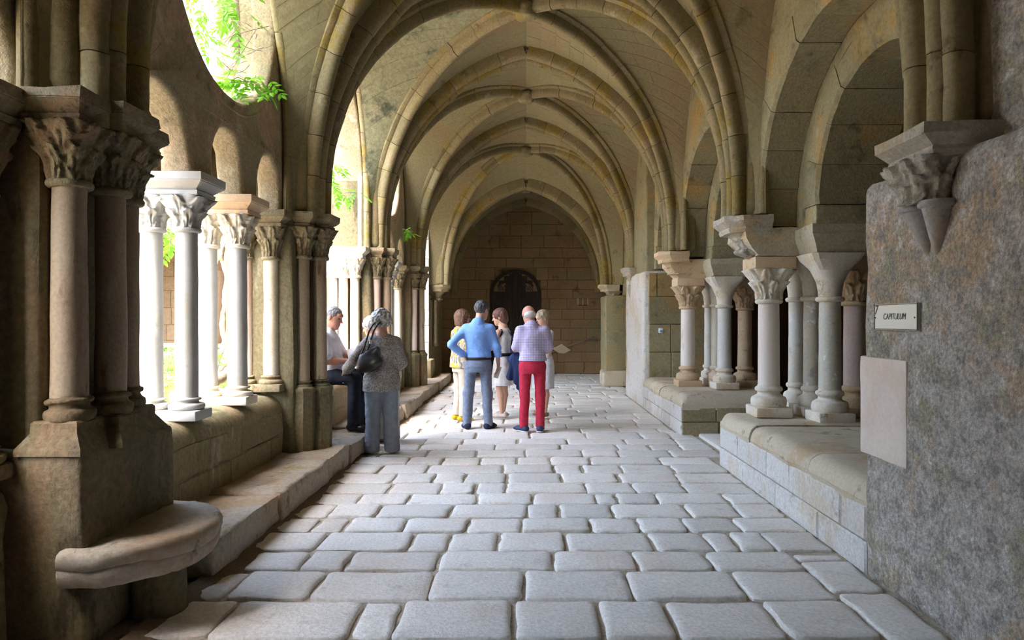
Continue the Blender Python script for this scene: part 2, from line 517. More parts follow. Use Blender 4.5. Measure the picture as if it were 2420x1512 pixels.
# ------------------------------------------------------------------ ceiling: ribs, webs, bosses
ceiling = struct('ceiling', 'rib vault over the covered walk')
SPAN = {}
def arch_curve(a, zs, c, n=26, z0=None):
    """half of a pointed arch, from springing (z0) up to the apex: list of (x, z), x from a to 0"""
    R = a + c
    top = math.acos(c / R)
    pts = []
    if z0 is not None and z0 < zs:
        pts.append((a, z0))
    for i in range(n + 1):
        t = top * i / n
        pts.append((-c + R * math.cos(t), zs + R * math.sin(t)))
    return pts

TR = {   # transverse arches: half span, stilt height, eccentricity, springing
    0: (2.05, 2.86, 0.62, 2.60), 1: (2.05, 2.86, 0.62, 2.60), 2: (2.0, 2.86, 0.69, 2.46), 3: (2.03, 2.86, 0.65, 2.57),
    4: (2.08, 2.86, 0.585, 2.56), 5: (2.05, 2.84, 0.60, 2.56), 6: (1.80, 2.42, 0.53, 2.36), 7: (1.95, 2.42, 0.45, 2.30)}
PIER_Y = [-3.35] + PD + [END - 0.08]
BOSS_Z = {0: 5.42, 1: 5.42, 2: 5.42, 3: 5.40, 4: 5.42, 5: 5.22, 6: 4.90}

def transverse_pts(k, s, off=0.0):
    a, zs, c, z0 = TR[k]
    R = a + c
    ptsl = []
    for (x, z) in arch_curve(a, zs, c, z0=z0):
        if off:
            if z <= zs: x += off
            else:
                v = Vector((x + c, z - zs)).normalized()
                x += v.x * off; z += v.y * off
        ptsl.append(Vector((s * max(x, 0.0), PIER_Y[k], z)))
    ptsl[-1].x = 0.0
    return ptsl

def diag_pts(k, s, bay, off=0.0, n=26):
    a, zs, c, z0 = TR[k]
    dm = 0.5 * (PIER_Y[bay] + PIER_Y[bay + 1])
    sg = 1 if dm > PIER_Y[k] else -1
    P = Vector((s * (a + 0.05 + off), PIER_Y[k] + sg * (0.20 - off * 0.3)))
    C = Vector((0, dm))
    zb = BOSS_Z[bay] + off
    z_s = zs - 0.12
    pts = [Vector((P.x, P.y, z0))]
    for i in range(n + 1):
        t = PI / 2 * i / n
        q = P.lerp(C, 1 - math.cos(t))
        pts.append(Vector((q.x, q.y, z_s + (zb - z_s) * math.sin(t))))
    return pts

def formeret_pts(k, s, bay, off=0.0, n=20):
    a, zs, c, z0 = TR[k]
    dm = 0.5 * (PIER_Y[bay] + PIER_Y[bay + 1])
    sg = 1 if dm > PIER_Y[k] else -1
    X = s * (2.34 if bay < 5 else 2.30)
    y0 = PIER_Y[k] + sg * 0.34
    h_top = 5.40 if bay < 5 else (5.0 if bay == 5 else 4.7)
    zz = zs + 0.35
    am = math.radians(72)
    pts = [Vector((X, y0, z0))]
    for i in range(n + 1):
        t = am * i / n
        pts.append(Vector((X, y0 + (dm - y0) * (1 - math.cos(t)) / (1 - math.cos(am)), zz + (h_top + off - zz) * math.sin(t) / math.sin(am))))
    return pts

def resample(pts, n):
    L = [0.0]
    for a, b in zip(pts[:-1], pts[1:]):
        L.append(L[-1] + (b - a).length)
    out = []; j = 0
    for i in range(n + 1):
        t = L[-1] * i / n
        while j < len(L) - 2 and L[j + 1] < t:
            j += 1
        u = (t - L[j]) / max(L[j + 1] - L[j], 1e-9)
        out.append(pts[j].lerp(pts[j + 1], min(max(u, 0), 1)))
    return out, L[-1]

def half_round(cx, cv, r, a0=PI, a1=0.0, n=6):
    return [(cx + r * math.cos(a0 + (a1 - a0) * i / n), cv + r * math.sin(a0 + (a1 - a0) * i / n)) for i in range(n + 1)]
# profile (across, depth): depth grows into the room
PROF_D = [(-0.115, -0.12), (-0.115, 0.02), (-0.085, 0.045), (-0.062, 0.05)] + [(0.0 + 0.062 * math.cos(PI - PI * i / 8), 0.105 + 0.075 * math.sin(PI * i / 8)) for i in range(9)] + [(0.062, 0.05), (0.085, 0.045), (0.115, 0.02), (0.115, -0.12)]
PROF_T = [(-0.17, -0.12), (-0.17, 0.03)] + [(-0.105 + 0.062 * math.cos(PI - PI * i / 7), 0.095 + 0.07 * math.sin(PI * i / 7)) for i in range(8)] + [(-0.03, 0.07), (-0.02, 0.055), (0.02, 0.055), (0.03, 0.07)] + [(0.105 + 0.062 * math.cos(PI - PI * i / 7), 0.095 + 0.07 * math.sin(PI * i / 7)) for i in range(8)] + [(0.17, 0.03), (0.17, -0.12)]
PROF_F = [(-0.05, -0.12)] + [(0.05 * math.cos(PI - PI * i / 6), 0.02 + 0.055 * math.sin(PI * i / 6)) for i in range(7)] + [(0.05, -0.12)]

def rib(name, pts, prof, center, mat, parent, seg_len=0.36, off=-0.17, sub=3, seed=0):
    """ribs built of voussoirs; pts is the line of the soffit"""
    R = random.Random(seed)
    n = max(4, int(resample(pts, 2)[1] / seg_len))
    P, L = resample(pts, n * sub)
    P[0] = pts[0]; P[-1] = pts[-1]
    root = new_obj(name, None, parent)
    root.empty_display_size = 0.05
    frames = []
    for i, p in enumerate(P):
        t = (P[min(i + 1, len(P) - 1)] - P[max(i - 1, 0)]).normalized()
        hor = Vector((t.x, t.y, 0))
        base = Vector((P[-1].x - P[0].x, P[-1].y - P[0].y, 0)).normalized()
        u = Vector((base.y, -base.x, 0))
        v = t.cross(u).normalized()
        if v.dot(center - p) < 0: v = -v
        frames.append((p, u, v, t))
    np_ = len(prof)
    pmax = max(q[1] for q in prof)
    for k in range(n):
        V = []; Fc = []
        ju, jv = R.uniform(-0.004, 0.004), R.uniform(-0.004, 0.004)
        for i in range(sub + 1):
            p, u, v, t = frames[k * sub + i]
            e = 0.003 if i == 0 else (-0.003 if i == sub else 0)
            for (a, b) in prof:
                q = p + u * (a + ju) + v * (b - pmax + jv) + t * e
                V.append(q[:])
        for i in range(sub):
            for j in range(np_):
                j2 = (j + 1) % np_
                Fc.append((i * np_ + j, (i + 1) * np_ + j, (i + 1) * np_ + j2, i * np_ + j2))
        Fc.append(tuple(range(np_)))
        Fc.append(tuple(sub * np_ + j for j in range(np_ - 1, -1, -1)))
        V = worn(V, 0.004, 7, 3)
        part('voussoir', V, Fc, mat, root, smooth=True, sharp=38)
    return root

def quad_sheet(G, mat, parent, name, courses=True, seed=0, thick=0.012):
    """web of a vault half cell as courses of stones with recessed joints; G[i][j] = points, i along the rib, j across"""
    ni, nj = len(G), len(G[0])
    R = random.Random(seed)
    mb = MB()
    # backing sheet
    V = [p[:] for row in G for p in row]
    Fc = []
    for i in range(ni - 1):
        for j in range(nj - 1):
            a = i * nj + j
            Fc.append((a, a + 1, a + nj + 1, a + nj))
    mb.add(V, Fc)
    return mb

def web_cell(A, B, mat, seed, toward):
    """A, B: two resampled rib lines with equal counts"""
    n = len(A) - 1
    R = random.Random(seed)
    mb = MB()
    NJ = 8
    def pt(u, v):
        i = min(int(u), n - 1); f = u - i
        a = A[i].lerp(A[i + 1], f); b = B[i].lerp(B[i + 1], f)
        q = a.lerp(b, v)
        w = (a - b).length
        return q + Vector((0, 0, 0.10 * w / 2.0 * math.sin(PI * v)))
    NI = n
    idx = {}
    V = []; Fc = []
    for i in range(NI + 1):
        for j in range(NJ + 1):
            V.append(pt(i, j / NJ)[:])
    for i in range(NI):
        for j in range(NJ):
            a = i * (NJ + 1) + j
            Fc.append((a, a + 1, a + NJ + 2, a + NJ + 1))
    mb.add(V, Fc)
    # stones a little proud of the joints
    rows = n
    for i in range(rows):
        w = (pt(i + 0.5, 0) - pt(i + 0.5, 1)).length
        if w < 0.12: continue
        m = max(1, int(w / R.uniform(0.32, 0.5)))
        cuts = [0] + sorted((k + R.uniform(-0.2, 0.2)) / m for k in range(1, m)) + [1]
        for c0, c1 in zip(cuts[:-1], cuts[1:]):
            gu = 0.012 / 0.9; gv = 0.004 / max(w, 0.2)
            if c1 - c0 < 3 * gv: continue
            us = (i + gu, i + 0.5, i + 1 - gu); vs_ = (c0 + gv, (2 * c0 + c1) / 3, (c0 + 2 * c1) / 3, c1 - gv)
            P = [[pt(u, v) for v in vs_] for u in us]
            nrm = (P[0][0] - P[2][0]).cross(P[0][0] - P[0][3])
            if nrm.length < 1e-6: continue
            nrm.normalize()
            if nrm.dot(toward - P[1][1]) < 0: nrm = -nrm
            h = 0.0025 + R.uniform(-0.0015, 0.002)
            V = []; Fc = []
            for r in P:
                for p in r: V.append((p + nrm * h)[:])
            for r in P:
                for p in r: V.append((p - nrm * 0.004)[:])
            for a in range(2):
                for b in range(3):
                    k = a * 4 + b
                    Fc.append((k, k + 1, k + 5, k + 4))
            ring = [0, 1, 2, 3, 7, 11, 10, 9, 8, 4]
            for a, b in zip(ring, ring[1:] + ring[:1]):
                Fc.append((a, b, b + 12, a + 12))
            mb.add(V, Fc)
    return mb

NW = 18
for bay in range(0, 7):
    dm = 0.5 * (PIER_Y[bay] + PIER_Y[bay + 1])
    ctr = Vector((0, dm, 2.4))
    for s in (-1, 1):
        for k in (bay, bay + 1):
            if bay >= 1:
                rib('diagonal_rib', diag_pts(k, s, bay), PROF_D, ctr, M['rib'], ceiling, seed=bay * 10 + k)
                rib('wall_rib', formeret_pts(k, s, bay), PROF_F, Vector((0, dm, 3.0)), M['rib'], ceiling, seg_len=0.5, seed=bay * 10 + k + 3)
            A = resample(diag_pts(k, s, bay, 0.15), NW)[0]
            B = resample(transverse_pts(k, s, 0.15), NW)[0]
            C = resample(formeret_pts(k, s, bay, 0.03), NW)[0]
            mt = M['web_green'] if (s < 0 and bay in (3,)) else M['web']
            for nm, X, Y, mat in (('vault_web', A, B, M['web']), ('vault_web', A, C, mt)):
                mb = web_cell(X, Y, mat, bay * 100 + k * 10 + s, Vector((0, dm, 3.2)))
                V, Fc = mb.get()
                o = part(nm, V, Fc, mat, ceiling)
                o['kind'] = 'stuff'
    # boss
    if bay >= 1:
        zb = BOSS_Z[bay]
        V, Fc = lathe([(0.02, zb - 0.05), (0.10, zb - 0.045), (0.135, zb - 0.02), (0.14, zb + 0.03), (0.155, zb + 0.05), (0.16, zb + 0.12)], 20, 0, dm)
        V = worn(V, 0.02, 16, 2)
        part('vault_boss', V, Fc, M['rib'], ceiling, smooth=True)
for k in range(1, 8):
    for s in (-1, 1):
        rib('transverse_rib', transverse_pts(k, s), PROF_T, Vector((0, PIER_Y[k], 2.6)), M['rib'], ceiling, seed=k * 7 + s)
part('light_seal_slab', *box(-3.05, 9.4, -3.4, 20.4, 6.0, 6.3), M['far_wall'], ceiling)  # unseen slab added over the vault to block sky light leaking in
# ------------------------------------------------------------------ generic carved stone shapes
def sup(th, p):
    """radius factor of a superellipse (p=2 circle, large p square of half side 1)"""
    c, s_ = abs(math.cos(th)), abs(math.sin(th))
    return (c ** p + s_ ** p) ** (-1.0 / p)

def leaf_capital(r, hx, hy, z0, z1, leaves=8, tiers=2, n=96, m=30, amp=1.0, flare=1.7, seed=0, wear=0.004, cx=0, cy=0, round_top=False):
    """bell with carved leaves from the round neck (radius r) to the oblong under the abacus (half sizes hx, hy)"""
    V = []; Fc = []
    H = z1 - z0
    for j in range(m + 1):
        h = j / m
        b = h ** flare
        z = z0 + H * h
        p = 2 + 7 * max(0, (h - 0.35) / 0.65) ** 1.5 * (0 if round_top else 1)
        for i in range(n):
            th = 2 * PI * i / n
            f = sup(th, p)
            X = (r + (hx - r) * b) * f * math.cos(th)
            Y = (r + (hy - r) * b) * f * math.sin(th)
            d = 0.0
            for t in range(tiers):
                lo = t * 0.42; hi = min(0.60 + t * 0.40, 1.0)
                if not (lo <= h <= hi): continue
                q = (h - lo) / (hi - lo)
                a = th * leaves / (2 * PI) + (0.5 if t % 2 else 0.0)
                u = (a - round(a)) * 2              # -1..1 across one leaf
                half = 0.86 * (math.sin(PI * min(q * 0.80 + 0.20, 1.0)) ** 0.55 if q < 1 else 0) * (0.80 + 0.20 * abs(math.cos(q * PI * 3.5)))
                e = (half - abs(u)) / 0.13
                mk = min(max(e, 0), 1); mk = mk * mk * (3 - 2 * mk)
                d += mk * (0.20 + 0.40 * q ** 3) * r
                d -= mk * 0.14 * r * math.exp(-(u / 0.08) ** 2)
                d -= mk * 0.09 * r * (0.5 + 0.5 * math.cos(10 * (q - abs(u) * 0.8))) * (1 - math.exp(-(u / 0.2) ** 2))
            L = math.hypot(X, Y) or 1
            k = 1 + amp * d / L
            V.append((cx + X * k, cy + Y * k, z))
    for j in range(m):
        for i in range(n):
            i2 = (i + 1) % n
            Fc.append((j * n + i, j * n + i2, (j + 1) * n + i2, (j + 1) * n + i))
    Fc.append(tuple(range(n - 1, -1, -1)))
    Fc.append(tuple(m * n + i for i in range(n)))
    if wear: V = worn(V, wear, 28, seed)
    return V, Fc

def plain_capital(r, hx, hy, z0, z1, cx=0, cy=0, cham=0.42):
    """octagonal chamfered capital from round to square"""
    n = 32; rings = []
    for (h, b) in ((0, 0), (0.12, 0.02), (0.35, 0.14), (0.62, 0.45), (0.86, 0.86), (1.0, 1.0)):
        ring = []
        for i in range(n):
            th = 2 * PI * (i + 0.5) / n
            c, s_ = math.cos(th), math.sin(th)
            sq = 1 / max(abs(c), abs(s_))
            ch = (2 - cham * (1 - b * 0.75)) / (abs(c) + abs(s_)) / 1.0
            oc = min(sq, ch * 0.72 + 0.28 * sq * b if b < 1 else sq)
            f = (1 - min(b * 1.6 + 0.05, 1)) + oc * min(b * 1.6 + 0.05, 1)
            ring.append((cx + (r + (hx - r) * b) * f * c, cy + (r + (hy - r) * b) * f * s_, z0 + (z1 - z0) * h))
        rings.append(ring)
    return loft(rings)

def moulded(x0, x1, y0, y1, prof, wear=0.0, seed=0, corner=0.0):
    """slab whose edge follows prof: list of (outset, z)"""
    rings = []
    for (o, z) in prof:
        rings.append([(x0 - o, y0 - o, z), (x1 + o, y0 - o, z), (x1 + o, y1 + o, z), (x0 - o, y1 + o, z)])
    V, Fc = loft(rings)
    if wear:
        # finer rings so that wear shows
        fine = []
        for r in rings:
            rr = []
            for a, b in zip(r, r[1:] + r[:1]):
                k = max(2, int(math.dist(a, b) / 0.06))
                for t in range(k):
                    rr.append(tuple(a[c] + (b[c] - a[c]) * t / k for c in range(3)))
            fine.append(rr)
        n = min(len(r) for r in fine)
        if all(len(r) == n for r in fine):
            V, Fc = loft(fine)
            V = worn(V, wear, 11, seed)
    return V, Fc

ABACUS = lambda z0, z1, o: [(0.0, z0), (0.0 + o * 0.25, z0 + (z1 - z0) * 0.05), (o * 0.30, z0 + (z1 - z0) * 0.22), (o * 0.12, z0 + (z1 - z0) * 0.27), (o * 0.45, z0 + (z1 - z0) * 0.42), (o * 0.92, z0 + (z1 - z0) * 0.60), (o * 0.92, z0 + (z1 - z0) * 0.64), (o, z0 + (z1 - z0) * 0.66), (o, z1)]

def abacus_mesh(x0, x1, y0, y1, z0, z1, o, wear=0.0, seed=0):
    prof = ABACUS(z0, z1, o)
    rings = []
    k = [max(2, int((x1 - x0) / 0.08)), max(2, int((y1 - y0) / 0.08))]
    for (q, z) in prof:
        a, b, c, d = (x0 - q, y0 - q), (x1 + q, y0 - q), (x1 + q, y1 + q), (x0 - q, y1 + q)
        ring = []
        for (p, r, m) in ((a, b, k[0]), (b, c, k[1]), (c, d, k[0]), (d, a, k[1])):
            for t in range(m):
                ring.append((p[0] + (r[0] - p[0]) * t / m, p[1] + (r[1] - p[1]) * t / m, z))
        rings.append(ring)
    V, Fc = loft(rings)
    if wear: V = worn(V, wear, 9, seed)
    return V, Fc

def shaft_mesh(r, z0, z1, cx=0, cy=0, n=28, wear=0.002, seed=0):
    k = max(4, int((z1 - z0) / 0.12))
    prof = []
    for i in range(k + 1):
        t = i / k
        prof.append((r * (1.035 - 0.06 * t), z0 + (z1 - z0) * t))
    V, Fc = lathe(prof, n, cx, cy)
    return worn(V, wear, 5, seed), Fc

def base_mesh(r, z0, z1, cx=0, cy=0, n=32, wear=0.004, seed=0, spread=1.62):
    """attic base: lower torus, scotia, upper torus"""
    H = z1 - z0; R = r * spread
    prof = [(R * 0.96, z0)]
    for i in range(7):
        a = -PI / 2 + PI * i / 6
        prof.append((R * 0.90 + 0.10 * R * math.cos(a), z0 + H * (0.24 + 0.23 * math.sin(a))))
    prof += [(R * 0.84, z0 + H * 0.49), (r * 1.10, z0 + H * 0.56), (r * 1.06, z0 + H * 0.66), (r * 1.12, z0 + H * 0.72)]
    for i in range(5):
        a = -PI / 2 + PI * i / 4
        prof.append((r * 1.18 + 0.14 * r * math.cos(a), z0 + H * (0.82 + 0.10 * math.sin(a))))
    prof += [(r * 1.06, z0 + H * 0.95), (r * 1.04, z1)]
    V, Fc = lathe(prof, n, cx, cy)
    return worn(V, wear, 12, seed), Fc

def ring_mesh(r, z, t=0.022, cx=0, cy=0, n=28, wear=0.002, seed=0):
    """necking ring under a capital"""
    prof = [(r * 0.98, z - t)]
    for i in range(7):
        a = -PI / 2 + PI * i / 6
        prof.append((r * 1.05 + t * 1.05 * math.cos(a), z + t * math.sin(a)))
    prof.append((r * 0.98, z + t))
    V, Fc = lathe(prof, n, cx, cy)
    return worn(V, wear, 14, seed), Fc

def half_spandrel(y0, y1, low, high, x0, x1, n=40, cuts=None):
    """wall between a lower line low(y) and an upper line high(y), solid from x0 to x1 (closed)"""
    V = []; Fc = []
    ys_ = [y0 + (y1 - y0) * i / n for i in range(n + 1)]
    for yy in ys_:
        a, b = low(yy), high(yy)
        V += [(x0, yy, a), (x1, yy, a), (x1, yy, b), (x0, yy, b)]
    for i in range(n):
        a = i * 4; b = a + 4
        for j in range(4):
            j2 = (j + 1) % 4
            Fc.append((a + j, b + j, b + j2, a + j2))
    Fc.append((0, 1, 2, 3)); e = n * 4
    Fc.append((e + 3, e + 2, e + 1, e))
    return V, Fc

# ------------------------------------------------------------------ left wall (garden side)
wall_left = struct('wall_left', 'garden side wall of the walk with its parapet')
XF, XBK = -2.40, -2.95            # corridor face and garden face

def block_face(parent, mat, axis, pos, sgn, u0, u1, z0, z1, rows, lens, depth=0.03, name='stone_block', seed=0, gap=0.008, jit=0.004, skip=None):
    """facing stones on a vertical plane; axis 'x' plane x=pos with u along y, axis 'y' plane y=pos with u along x; sgn = outward direction"""
    R = random.Random(seed)
    zs_ = [z0]
    hs = [R.uniform(0.85, 1.15) for _ in range(rows)]
    for h in hs: zs_.append(zs_[-1] + h * (z1 - z0) / sum(hs))
    for r in range(rows):
        u = u0 - (R.uniform(0, lens[0]) if r % 2 else 0)
        while u < u1 - 1e-3:
            L = R.uniform(*lens); v = min(u + L, u1)
            if u1 - v < lens[0] * 0.35: v = u1
            a, b = max(u, u0) + gap / 2, v - gap / 2
            c, d = zs_[r] + gap / 2, zs_[r + 1] - gap / 2
            u = v
            if b - a < 0.04: continue
            if skip and skip((a + b) / 2, (c + d) / 2, a, b, c, d): continue
            ch = 0.010
            dp = depth + R.uniform(-jit, jit)
            P = []
            for (o, q) in ((0.0, 0.0), (0.0, dp - ch), (ch * 1.2, dp)):
                for (uu, zz) in ((a + o, c + o), (b - o, c + o), (b - o, d - o), (a + o, d - o)):
                    e = R.uniform(-0.003, 0.003)
                    P.append((pos + sgn * (q + (e if q else 0)), uu, zz) if axis == 'x' else (uu, pos + sgn * (q + (e if q else 0)), zz))
            Fc = [(8, 9, 10, 11)]
            for k in (0, 4):
                for j in range(4):
                    j2 = (j + 1) % 4
                    Fc.append((k + j, k + j2, k + 4 + j2, k + 4 + j))
            if (axis == 'x' and sgn < 0) or (axis == 'y' and sgn > 0):
                Fc = [f[::-1] for f in Fc]
            part(name, P, Fc, mat, parent)

def parapet(y0, y1, z1, seed, slope=0.05):
    """low wall with a worn rounded top"""
    n = int((y1 - y0) / 0.06); V = []; Fc = []
    prof = [(XBK, 0.0), (XBK, z1 - 0.04), (XBK + 0.05, z1), (-2.75, z1 + 0.015), (-2.60, z1 + 0.01), (-2.52, z1 - 0.0), (-2.46, z1 - 0.03), (-2.42, z1 - 0.07), (XF + 0.005, z1 - 0.13), (XF, z1 - 0.30), (XF, 0.45), (XF, 0.0)]
    m = len(prof)
    for i in range(n + 1):
        yy = y0 + (y1 - y0) * i / n
        for (x, z) in prof: V.append((x, yy, z))
    for i in range(n):
        for j in range(m):
            j2 = (j + 1) % m
            Fc.append((i * m + j, i * m + j2, (i + 1) * m + j2, (i + 1) * m + j))
    Fc.append(tuple(range(m - 1, -1, -1))); Fc.append(tuple(n * m + j for j in range(m)))
    V = worn(V, 0.016, 4.5, seed)
    part('parapet', V, Fc, M['parapet'], wall_left, smooth=True, sharp=55)
    block_face(wall_left, M['parapet'], 'x', XF - 0.012, 1, y0 + 0.02, y1 - 0.02, 0.20, z1 - 0.16, 2, (0.55, 1.0), depth=0.022, seed=seed)

for a, b, z1, sd in ((1.98, 3.15, 0.80, 2), (3.95, 6.72, 0.80, 3), (7.35, 10.05, 0.76, 4), (10.72, 13.45, 0.80, 5), (14.15, 16.05, 0.62, 6)):
    parapet(a, b, z1, sd)

# walls above the openings
def curve_solid(name, outlines, x_mid, half, bevel, mat, parent):
    """2-D outlines in the (y, z) plane (first the outside, then holes) extruded along x, with rounded edges"""
    cu = bpy.data.curves.new('outline', 'CURVE')
    cu.dimensions = '2D'; cu.fill_mode = 'BOTH'
    cu.extrude = half - bevel; cu.bevel_depth = bevel; cu.bevel_resolution = 2
    for pts in outlines:
        sp = cu.splines.new('POLY')
        sp.points.add(len(pts) - 1)
        for p, q in zip(sp.points, pts): p.co = (q[0], q[1], 0, 1)
        sp.use_cyclic_u = True
    to = bpy.data.objects.new('outline', cu); COL.objects.link(to)
    dg = bpy.context.evaluated_depsgraph_get(); dg.update()
    me = bpy.data.meshes.new_from_object(to.evaluated_get(dg))
    n = len(me.vertices); co = np.empty(n * 3); me.vertices.foreach_get('co', co); co = co.reshape(-1, 3)
    W3 = np.stack([x_mid + co[:, 2], co[:, 0], co[:, 1]], 1)
    W3 = worn(W3, 0.006, 9, 5)
    me.vertices.foreach_set('co', W3.ravel()); me.name = name
    me.materials.clear(); me.materials.append(mat)
    me.polygons.foreach_set('use_smooth', [True] * len(me.polygons))
    try: me.set_sharp_from_angle(angle=math.radians(40))
    except Exception: pass
    bpy.data.objects.remove(to); bpy.data.curves.remove(cu)
    o = new_obj(name, me, parent)
    return o

def arc(cy, cz, ry, rz, a0, a1, n):
    return [(cy + ry * math.cos(a0 + (a1 - a0) * i / n), cz + rz * math.sin(a0 + (a1 - a0) * i / n)) for i in range(n + 1)]

SPR = 2.585
def tracery(y0, y1, legs, oc, orad, name='tracery_wall', apex=3.10, half_leg=0.125):
    """two layers of wall with small round arches on paired columns and one round window"""
    out = [(y0, 6.1), (y0, SPR)]
    edges = [y0 + 0.02] + [v for l in legs for v in (l - half_leg, l + half_leg)] + [y1 - 0.02]
    for a, b in zip(edges[0::2], edges[1::2]):
        c = (a + b) / 2; r = (b - a) / 2
        z_s = max(apex - r * 1.12, SPR + 0.02) if legs else SPR + 0.02
        out += [(a, SPR), (a, z_s - 0.01)] + [(p, q) for p, q in arc(c, z_s, r, r * 1.12, PI, 0, 16)] + [(b, z_s - 0.01), (b, SPR)]
    out += [(y1, SPR), (y1, 6.1)]
    if oc is None:
        for xm in (-2.50, -2.82): curve_solid('tracery_panel', [out], xm, 0.115, 0.045, M['tracery'], wall_left)
        return
    hole = [(p, q) for p, q in arc(oc[0], oc[1], orad, orad, 0, 2 * PI, 56)][:-1]
    for xm, hf in ((-2.50, 0.115), (-2.82, 0.115)):
        o = curve_solid('tracery_panel', [out, hole], xm, hf, 0.045, M['tracery'], wall_left)
    # the round window's inner ring between the two layers
    V = []; Fc = []
    nn = 56
    for (x, r) in ((-2.92, orad + 0.03), (-2.92, orad), (-2.66, orad - 0.035), (-2.40, orad), (-2.40, orad + 0.03), (-2.375, orad + 0.07), (-2.40, orad + 0.10)):
        for i in range(nn):
            a = 2 * PI * i / nn
            V.append((x, oc[0] + r * math.cos(a), oc[1] + r * math.sin(a)))
    for j in range(6):
        for i in range(nn):
            i2 = (i + 1) % nn
            Fc.append((j * nn + i, j * nn + i2, (j + 1) * nn + i2, (j + 1) * nn + i))
    part('round_window_ring', worn(V, 0.008, 9, 3), Fc, M['tracery'], wall_left, smooth=True, sharp=60)

tracery(3.95, 6.70, (5.03, 5.92), (5.55, 4.28), 0.98)
tracery(10.72, 13.42, (11.6, 12.5), (12.1, 4.25), 0.90)

def open_arch(y0, y1, apex, spring, x0=XBK, x1=XF, mat=None, c=0.55):
    mid = (y0 + y1) / 2; a = (y1 - y0) / 2
    h = apex - spring
    out = [(y0 - 0.3, 6.1), (y0 - 0.3, 2.3), (y0, 2.3), (y0, spring)]
    n = 18
    left = [(y0 + a * (1 - math.cos(t)) / (1 - math.cos(1.25)), spring + h * math.sin(t) / math.sin(1.25)) for t in [1.25 * i / n for i in range(1, n + 1)]]
    right = [(2 * mid - p, q) for p, q in left[:-1]][::-1]
    out += left + right + [(y1, spring), (y1, 2.3), (y1 + 0.3, 2.3), (y1 + 0.3, 6.1)]
    curve_solid('arch_wall', [out], (x0 + x1) / 2, (x1 - x0) / 2, 0.03, mat or M['tracery'], wall_left)

open_arch(7.42, 10.10, 5.25, 3.3)
part('wall_mass', *box(XBK, XF, 0.40, 2.0, 0.0, 6.1), M['tracery'], wall_left)  # out-of-view bay walled up so that the near left stays dark
tracery(1.98, 3.25, (), None, 0.9, half_leg=0.1)  # small opening left in that bay, sized to let in only some light
open_arch(14.15, 16.1, 4.4, 2.6)
part('wall_mass', *box(XBK, XF, -3.3, 0.45, 0.0, 6.1), M['tracery'], wall_left)
part('wall_mass', *box(XBK, XF, 16.1, 20.2, 0.0, 6.1), M['tracery'], wall_left)

# pale jamb stones on the sunny side of the third pier, with roll mouldings
jb = new_obj('window_jamb', None, wall_left)
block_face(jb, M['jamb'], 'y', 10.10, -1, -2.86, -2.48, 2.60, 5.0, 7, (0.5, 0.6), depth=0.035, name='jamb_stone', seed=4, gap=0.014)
for x in (-2.89, -2.445):
    V, Fc = tube([(x, 10.08, 2.60), (x, 10.08, 3.6), (x, 10.06, 4.4), (x, 9.96, 4.9)], 0.045, 10)
    part('roll_moulding', V, Fc, M['jamb'], jb, smooth=True)
jb2 = new_obj('window_jamb', None, wall_left)
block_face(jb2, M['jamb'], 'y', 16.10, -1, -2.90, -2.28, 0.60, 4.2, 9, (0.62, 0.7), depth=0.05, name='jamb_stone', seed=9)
part('jamb_foot', *bevel_box(-2.95, -2.16, 15.55, 16.2, 0.0, 0.62, 0.04), M['parapet'], jb2, smooth=True, sharp=40)

# ------------------------------------------------------------------ clustered piers of the left side
def pier(k, d, label, shafts, mats, z_base, z_neck=2.18, z_cap=2.46, z_ab=2.60, core=(0.30, 0.30), base_style='round', cap_mat='cap_dark'):
    t = thing('clustered_pier', label, 'pier', (-2.4, d, 0.0))
    ox, oy = 2.4, -d
    def P(name, VF, mat, **kw):
        V = np.array(VF[0], dtype=float) + np.array([ox, oy, 0.0])
        return part(name, V, VF[1], mat, t, **kw)
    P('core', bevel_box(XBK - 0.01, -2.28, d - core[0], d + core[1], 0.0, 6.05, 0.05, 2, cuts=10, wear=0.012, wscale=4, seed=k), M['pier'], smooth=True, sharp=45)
    for i, (sx, sy, r, mt) in enumerate(shafts):
        sh = P('shaft', shaft_mesh(r, z_base, z_neck, sx, sy, wear=0.004, seed=k * 5 + i), M[mt], smooth=True, sharp=50)
        cp = P('capital', leaf_capital(r * 1.02, r * 2.0, r * 2.0, z_neck + 0.015, z_cap, cx=sx, cy=sy, amp=1.15, seed=i + k, wear=0.008), M[cap_mat], smooth=True)
        rg = ring_mesh(r, z_neck, 0.022, sx, sy, wear=0.004)
        V = np.array(rg[0]) + np.array([ox, oy, 0]); part('neck_ring', V, rg[1], M[cap_mat], cp, smooth=True)
        P('abacus', abacus_mesh(sx - r * 1.45, sx + r * 1.45, sy - r * 1.5, sy + r * 1.5, z_cap - 0.005, z_ab, 0.06, wear=0.010, seed=i + k * 3), M[cap_mat], smooth=True, sharp=40)
    return t, P

